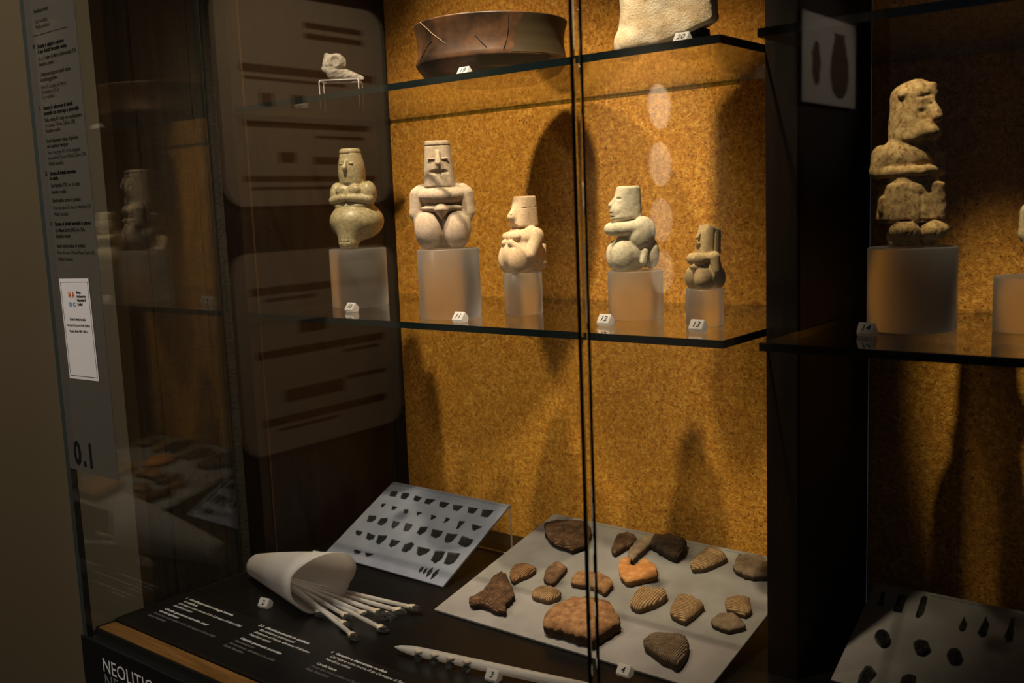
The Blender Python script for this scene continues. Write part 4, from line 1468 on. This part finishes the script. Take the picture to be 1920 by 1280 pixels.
# ------------------------------------------------------------------ caption plate on the floor of the case
PX0, PX1, PY0, PY1 = -0.940, 0.75, -0.2995, -0.172
cp = empty('caption_plate', ((PX0+PX1)/2, (PY0+PY1)/2, ZF))
prop(cp, 'long black caption plate with white printed columns inside the glass front', 'caption plate')
bm = box_bm(PX0-cp.location.x, PX1-cp.location.x, PY0-cp.location.y, PY1-cp.location.y, 0, 0.004)
bmesh.ops.bevel(bm, geom=bm.edges[:], offset=0.0005, segments=1, affect='EDGES')
M['plate'] = plain('black_caption_plate', (0.006, 0.006, 0.0065), 0.45, 0.35)
link('plate', bm_mesh('plate', bm), M['plate'], cp)
COLS = [
    (-0.915, [('1   Microliti geometrici: schegge lavorate', 1, 1), ('     in ossidiana', 1, 1), ('     Dal riparo sotto roccia di Su Carroppu di Sirri (CA)', 0, 1),
              ('     Neolitico antico', 0, 1), None, ('     Obsidian geometric microliths, small', 1, 1), ('     worked splinters', 1, 1),
              ('     From the rock shelter of Su Carroppu di Sirri (CA)', 0, 0), ('     Early Neolithic', 0, 0)]),
    (-0.715, [('2-3   Microliti geometrici in ossidiana', 1, 1), ('       Riproduzioni sperimentali', 0, 1), ('       Armature di freccia, elementi di falcetto', 0, 1),
              ('       Neolitico antico', 0, 1), None, ('       Obsidian geometric microliths', 1, 1), ('       Reproductions', 0, 0),
              ('       Arrowheads, elements of a sickle', 0, 0), ('       Early Neolithic', 0, 0)]),
    (-0.545, [('4   Ceramica a decorazione cardiale', 1, 1), ('     Dal riparo sotto roccia di Su Carroppu di Sirri (CA)', 0, 1), ('     Neolitico antico', 0, 1), None,
              ('     Cardial ware', 1, 1), ('     From the rock shelter of Su Carroppu di Sirri (CA)', 0, 0), ('     Early Neolithic', 0, 0)]),
]
for x0, lines in COLS:
    white, grey = [], []
    yy = -0.186
    for ln in lines:
        if ln is None:
            yy -= 0.0065
            continue
        body, bold, wh = ln
        me = text_me(body, 0.0080, 0.022 if bold else 0.006, 'LEFT', 0.00005, 0.12)
        n = len(me.vertices)
        co = np.empty(n*3, np.float32)
        me.vertices.foreach_get('co', co)
        co = co.reshape(-1, 3)
        co[:, 1] += yy
        me.vertices.foreach_set('co', co.ravel())
        (white if wh else grey).append(me)
        yy -= 0.0100
    for grp, m in ((white, M['ink_white']), (grey, M['ink_grey'])):
        if grp:
            link('lettering', join_me(grp, 'lettering'), m, cp, (x0-cp.location.x, -cp.location.y, 0.0042))

# lettering on the plinth below
for body, pxy, h, m, wd in (('NEOLITICO', (193, 1257), 0.0235, M['ink_white'], 0.166), ('NEOLITHIC', (197, 1287), 0.0235, M['ink_grey'], 0.166)):
    p = at(pxy[0], pxy[1], 'y', -0.3485)
    me = text_me(body, h*1.38, 0.0, 'LEFT', 0.0001)
    o = place_text(me, m, cb, (0, 0, 0), (1, 0, 0), (0, 0, 1), wd)
    o.location = Vector((p[0], -0.3484, p[2]))-cb.location-case.location

# ------------------------------------------------------------------ vinyl film and card on the front glass
YF = YG0-0.0006
fl = empty('text_film', (-0.874, YF, -0.207))
prop(fl, 'tall translucent grey film with black printed captions on left glass edge', 'film')
bm = box_bm(-0.071, 0.071, -0.0003, 0.0003, 0, 1.0)
link('vinyl_sheet', bm_mesh('vinyl_sheet', bm), M['film'], fl)
FILM = [(20, 'a', 'Neolitico antico'), (40, 'g', 'Early neolithic'), (50, 'g', 'Middle neolithic'),
        (86, 'b', 'Statuina in alabastro calcareo'), (96, 'b', 'di una divinità femminile seduta'), (109, 'a', 'Da su Cungiau de Marcu, Decimoputzu (CA)'),
        (120, 'a', 'Neolitico medio'), (139, 'a', 'Calcareous alabaster small statue'), (149, 'a', 'of a sitting goddess'),
        (163, 'g', 'From Su Cungiau de Marcu,'), (172, 'g', 'Decimoputzu (CA)'), (182, 'g', 'Early neolithic'),
        (202, 'b', 'Statuina in calcarenite di divinità'), (212, 'b', 'femminile con copricapo a tamburello'),
        (225, 'a', 'Dalla tomba 415 nella necropoli ipogeica'), (235, 'a', "di Cuccuru S'Arriu, Cabras (OR)"), (245, 'a', 'Neolitico medio'),
        (264, 'a', 'Small calcarenite statue of goddess'), (274, 'a', 'with tambour headgear'), (286, 'g', 'From the grave 415 of the hypogeic'),
        (296, 'g', "necropolis of Cuccuru S'Arriu, Cabras (OR)"), (307, 'g', 'Middle Neolithic'),
        (325, 'b', 'Statuina di divinità femminile'), (334, 'b', 'in calcite'), (348, 'a', 'Da Narbolia (OR), loc. Su Anzu'), (360, 'a', 'Neolitico medio'),
        (376, 'a', 'Small marble statue of goddess'), (390, 'g', 'From the site of Su Anzu in Narbolia (OR)'), (402, 'g', 'Middle Neolithic'),
        (420, 'b', 'Statuina di divinità femminile in marmo'), (432, 'a', 'Da Meana Sardo (NU), loc. Polu'), (443, 'a', 'Neolitico medio'),
        (461, 'a', 'Small marble statue of goddess'), (474, 'g', 'From the site of Polu in Meana Sardo (NU)'), (486, 'g', 'Middle Neolithic')]
X0 = -0.917
grp = {'a': [], 'g': []}
heads = [[], [], [], []]


def block(py):
    return 0 if py < 190 else 1 if py < 315 else 2 if py < 410 else 3


for py, st_, body in FILM:
    xx = 66+(py-0)*0.093
    p = at(xx+6, py+3, 'y', YF)
    me = text_me(body, 0.0082, {'b': 0.03, 'a': 0.012, 'g': 0.0}[st_], 'LEFT', 0.00003)
    n = len(me.vertices)
    co = np.empty(n*3, np.float32)
    me.vertices.foreach_get('co', co)
    co = co.reshape(-1, 3)
    wd = co[:, 0].max()-co[:, 0].min()
    k = min(0.80, 0.108/wd)
    w = np.stack([co[:, 0]*k+X0, np.zeros(n), co[:, 1]+p[2]], 1)
    me.vertices.foreach_set('co', w.astype(np.float32).ravel())
    (heads[block(py)] if st_ == 'b' else grp[st_]).append(me)
for num, py in (('10', 86), ('11', 202), ('12', 325), ('13', 420)):
    p = at(66+py*0.093, py+3, 'y', YF)
    me = text_me(num, 0.0082, 0.03, 'LEFT', 0.00003)
    n = len(me.vertices)
    co = np.empty(n*3, np.float32)
    me.vertices.foreach_get('co', co)
    co = co.reshape(-1, 3)
    w = np.stack([co[:, 0]*0.8-0.931, np.zeros(n), co[:, 1]+p[2]], 1)
    me.vertices.foreach_set('co', w.astype(np.float32).ravel())
    heads[block(py)].append(me)
p = at(68, 67, 'y', YF)
rule_me = (mesh('rule', [(-0.925, 0, p[2]-0.0006), (-0.826, 0, p[2]-0.0006), (-0.826, 0, p[2]+0.0006), (-0.925, 0, p[2]+0.0006)], [(0, 1, 2, 3)]))
link('printed_rule', rule_me, M['ink'], fl, tuple(-fl.location+Vector((0, YF-0.0005, 0))))
M['ink_soft'] = plain('dark_grey_print', (0.035, 0.033, 0.03), 0.8, 0.2)
for ms, m in [(grp['a'], M['ink']), (grp['g'], M['ink_soft'])]+[(h_, M['ink']) for h_ in heads]:
    link('lettering', join_me(ms, 'lettering'), m, fl, tuple(-fl.location+Vector((0, YF-0.0005, 0))))
for ch, x in (('0', -0.928), ('.', -0.9015), ('1', -0.889)):
    o = place_text(text_me(ch, 0.052, 0.035, 'LEFT', 0.00003), M['ink'], fl, (0, 0, 0), (0.85, 0, 0), (0, 0, 1), None, 'printed_digit')
    o.location = Vector((x, YF-0.0005, -0.197))-fl.location

cd = empty('museum_card', (-0.8735, YF-0.0009, -0.0615), 0)
cd.rotation_euler = (0, math.radians(-1.2), 0)
prop(cd, 'white printed paper card with small coloured logo stuck on the glass', 'card')
cw, chh = 0.0855, 0.1515
link('paper', bm_mesh('paper', box_bm(-cw/2, cw/2, -0.0002, 0.0002, 0, chh)), M['paper'], cd)
bm = bmesh.new()
for x0, x1, z0, z1 in ((-0.0395, 0.0395, 0.0045, 0.0053), (-0.0395, 0.0395, 0.1460, 0.1468), (-0.0395, -0.0387, 0.0045, 0.1468), (0.0387, 0.0395, 0.0045, 0.1468)):
    box_bm(x0, x1, -0.0004, -0.0003, z0, z1, 0, bm)
link('printed_border', bm_mesh('printed_border', bm), M['ink'], cd)
for ch, x, z, m in (('M', -0.020, 0.123, 'ink_orange'), ('A', -0.009, 0.123, 'ink_red'), ('n', -0.020, 0.110, 'ink_blue'), ('c', -0.009, 0.110, 'ink_grey')):
    place_text(text_me(ch, 0.0135, 0.03, 'LEFT', 0.00003), M[m], cd, (x, -0.0004, z), (1, 0, 0), (0, 0, 1), 0.0075, 'logo_letter')
for body, x, z, sz, bo in (('Museo', 0.004, 0.1290, 0.0062, 0.03), ('Archeologico', 0.004, 0.1232, 0.0062, 0.03), ('Nazionale di', 0.004, 0.1174, 0.0062, 0.03),
                           ('Cagliari', 0.004, 0.1116, 0.0062, 0.03)):
    place_text(text_me(body, sz, bo, 'LEFT', 0.00003), M['ink'], cd, (x, -0.0004, z), (0.8, 0, 0), (0, 0, 1), None)
for body, z in (('Statuina di divinità femminile', 0.0890), ('Necropoli di Cuccuru is Arrius (Cabras)', 0.0800), ('Neolitico Medio 4800 - 4300 a.C.', 0.0710)):
    place_text(text_me(body, 0.0058, 0.01, 'CENTER', 0.00003), M['ink'], cd, (0, -0.0004, z), (0.7, 0, 0), (0, 0, 1), None)

# ------------------------------------------------------------------ graphics on the gallery's left wall (they show as reflections in the glass)


def rounded(w, h, r, t, n=8):
    pts = []
    for cx, cz, a0 in ((w/2-r, h/2-r, 0), (-w/2+r, h/2-r, 90), (-w/2+r, -h/2+r, 180), (w/2-r, -h/2+r, 270)):
        for k in range(n+1):
            a = math.radians(a0+90*k/n)
            pts.append((cx+r*math.cos(a), cz+r*math.sin(a)))
    m = len(pts)
    v = [(0, y, z) for y, z in pts]+[(t, y, z) for y, z in pts]
    f = [tuple(reversed(range(m))), tuple(range(m, 2*m))]+[(k, (k+1) % m, m+(k+1) % m, m+k) for k in range(m)]
    return mesh('panel_board', v, f)


def info_panel(y0, y1, z0, z1, label, bars):
    g = empty('info_panel', (-2.519, (y0+y1)/2, z0))
    prop(g, label, 'panel', 'information panels on the gallery wall')
    h = z1-z0
    link('panel_board', rounded(abs(y1-y0), h, 0.09, 0.018), M['panel'], g, (0, 0, h/2))
    for yc, zc, w, hh in bars:
        v, f = [], []
        bm = box_bm(0.0182, 0.0186, yc-w/2, yc+w/2, zc-hh/2, zc+hh/2)
        link('printed_bar', bm_mesh('printed_bar', bm), M['panel_ink'], g)
    return g


UP = [(0.0, 0.10, 0.66, 0.022), (0.10, 0.065, 0.40, 0.012), (0.0, 0.30, 0.62, 0.022), (-0.15, 0.26, 0.25, 0.012), (-0.02, 0.50, 0.66, 0.030), (0.05, 0.465, 0.5, 0.012),
      (-0.15, 0.68, 0.30, 0.022), (-0.15, 0.64, 0.30, 0.022), (0.12, 0.18, 0.08, 0.04), (-0.08, 0.17, 0.15, 0.03), (0.20, 0.39, 0.06, 0.05), (0.05, 0.39, 0.06, 0.05)]
LO = [(0.0, 0.12, 0.64, 0.030), (0.10, 0.085, 0.30, 0.012), (0.0, 0.38, 0.66, 0.030), (-0.2, 0.345, 0.20, 0.012), (0.0, 0.62, 0.68, 0.030), (0.15, 0.585, 0.25, 0.014),
      (0.06, 0.21, 0.30, 0.05), (-0.22, 0.235, 0.22, 0.016), (0.05, 0.47, 0.14, 0.05), (-0.2, 0.72, 0.22, 0.03)]
info_panel(-2.60, -1.77, 0.206, 0.98, 'upper pale information panel with rounded corners, mirrored in the glass', UP)
info_panel(-2.60, -1.77, -0.73, 0.034, 'lower pale information panel with rounded corners, mirrored in the glass', LO)
v, f = lathe([(0.130, 0), (0.130, 0.006)], 40)
dme = mesh('disc', [(z, x, y) for x, y, z in v], f)
for z, w in ((0.719, 'topmost'), (0.383, 'second'), (0.052, 'third'), (-0.259, 'lowest')):
    d = link('round_picture', dme, M['panel'], None, (-2.5195, -4.868, z))
    prop(d, 'pale round picture, %s of four in a column mirrored in the glass' % w, 'picture', 'round pictures on the gallery wall')
g = empty('drawing_board', (-2.519, -7.43, 0.86))
prop(g, 'pale board with drawings of ancient vessels, mirrored in the dark right bay', 'picture')
link('board', bm_mesh('board', box_bm(0, 0.05, -0.55, 0.55, 0, 0.66)), M['panel'], g)
vp = [(0.05, 0), (0.15, 0.05), (0.20, 0.16), (0.19, 0.28), (0.14, 0.40), (0.10, 0.47), (0.13, 0.50)]
v = [(0.0502, -0.20+a, 0.06+b) for a, b in vp]+[(0.0502, -0.20-a, 0.06+b) for a, b in reversed(vp)]
v2 = [(0.0508, y, z) for _, y, z in v]
n = len(v)
link('drawn_vessel', mesh('drawn_vessel', v+v2, [tuple(range(n))[::-1], tuple(range(n, 2*n))]+[(k, (k+1) % n, n+(k+1) % n, n+k) for k in range(n)]), M['panel_ink'], g)
v = [(0.0502, 0.28+0.10*math.cos(a)*(1 if k % 2 else 0.7), 0.30+0.17*math.sin(a)) for k, a in enumerate([2*math.pi*k/14 for k in range(14)])]
v2 = [(0.0508, y, z) for _, y, z in v]
n = len(v)
link('drawn_fragment', mesh('drawn_fragment', v+v2, [tuple(range(n))[::-1], tuple(range(n, 2*n))]+[(k, (k+1) % n, n+(k+1) % n, n+k) for k in range(n)]), M['panel_ink'], g)
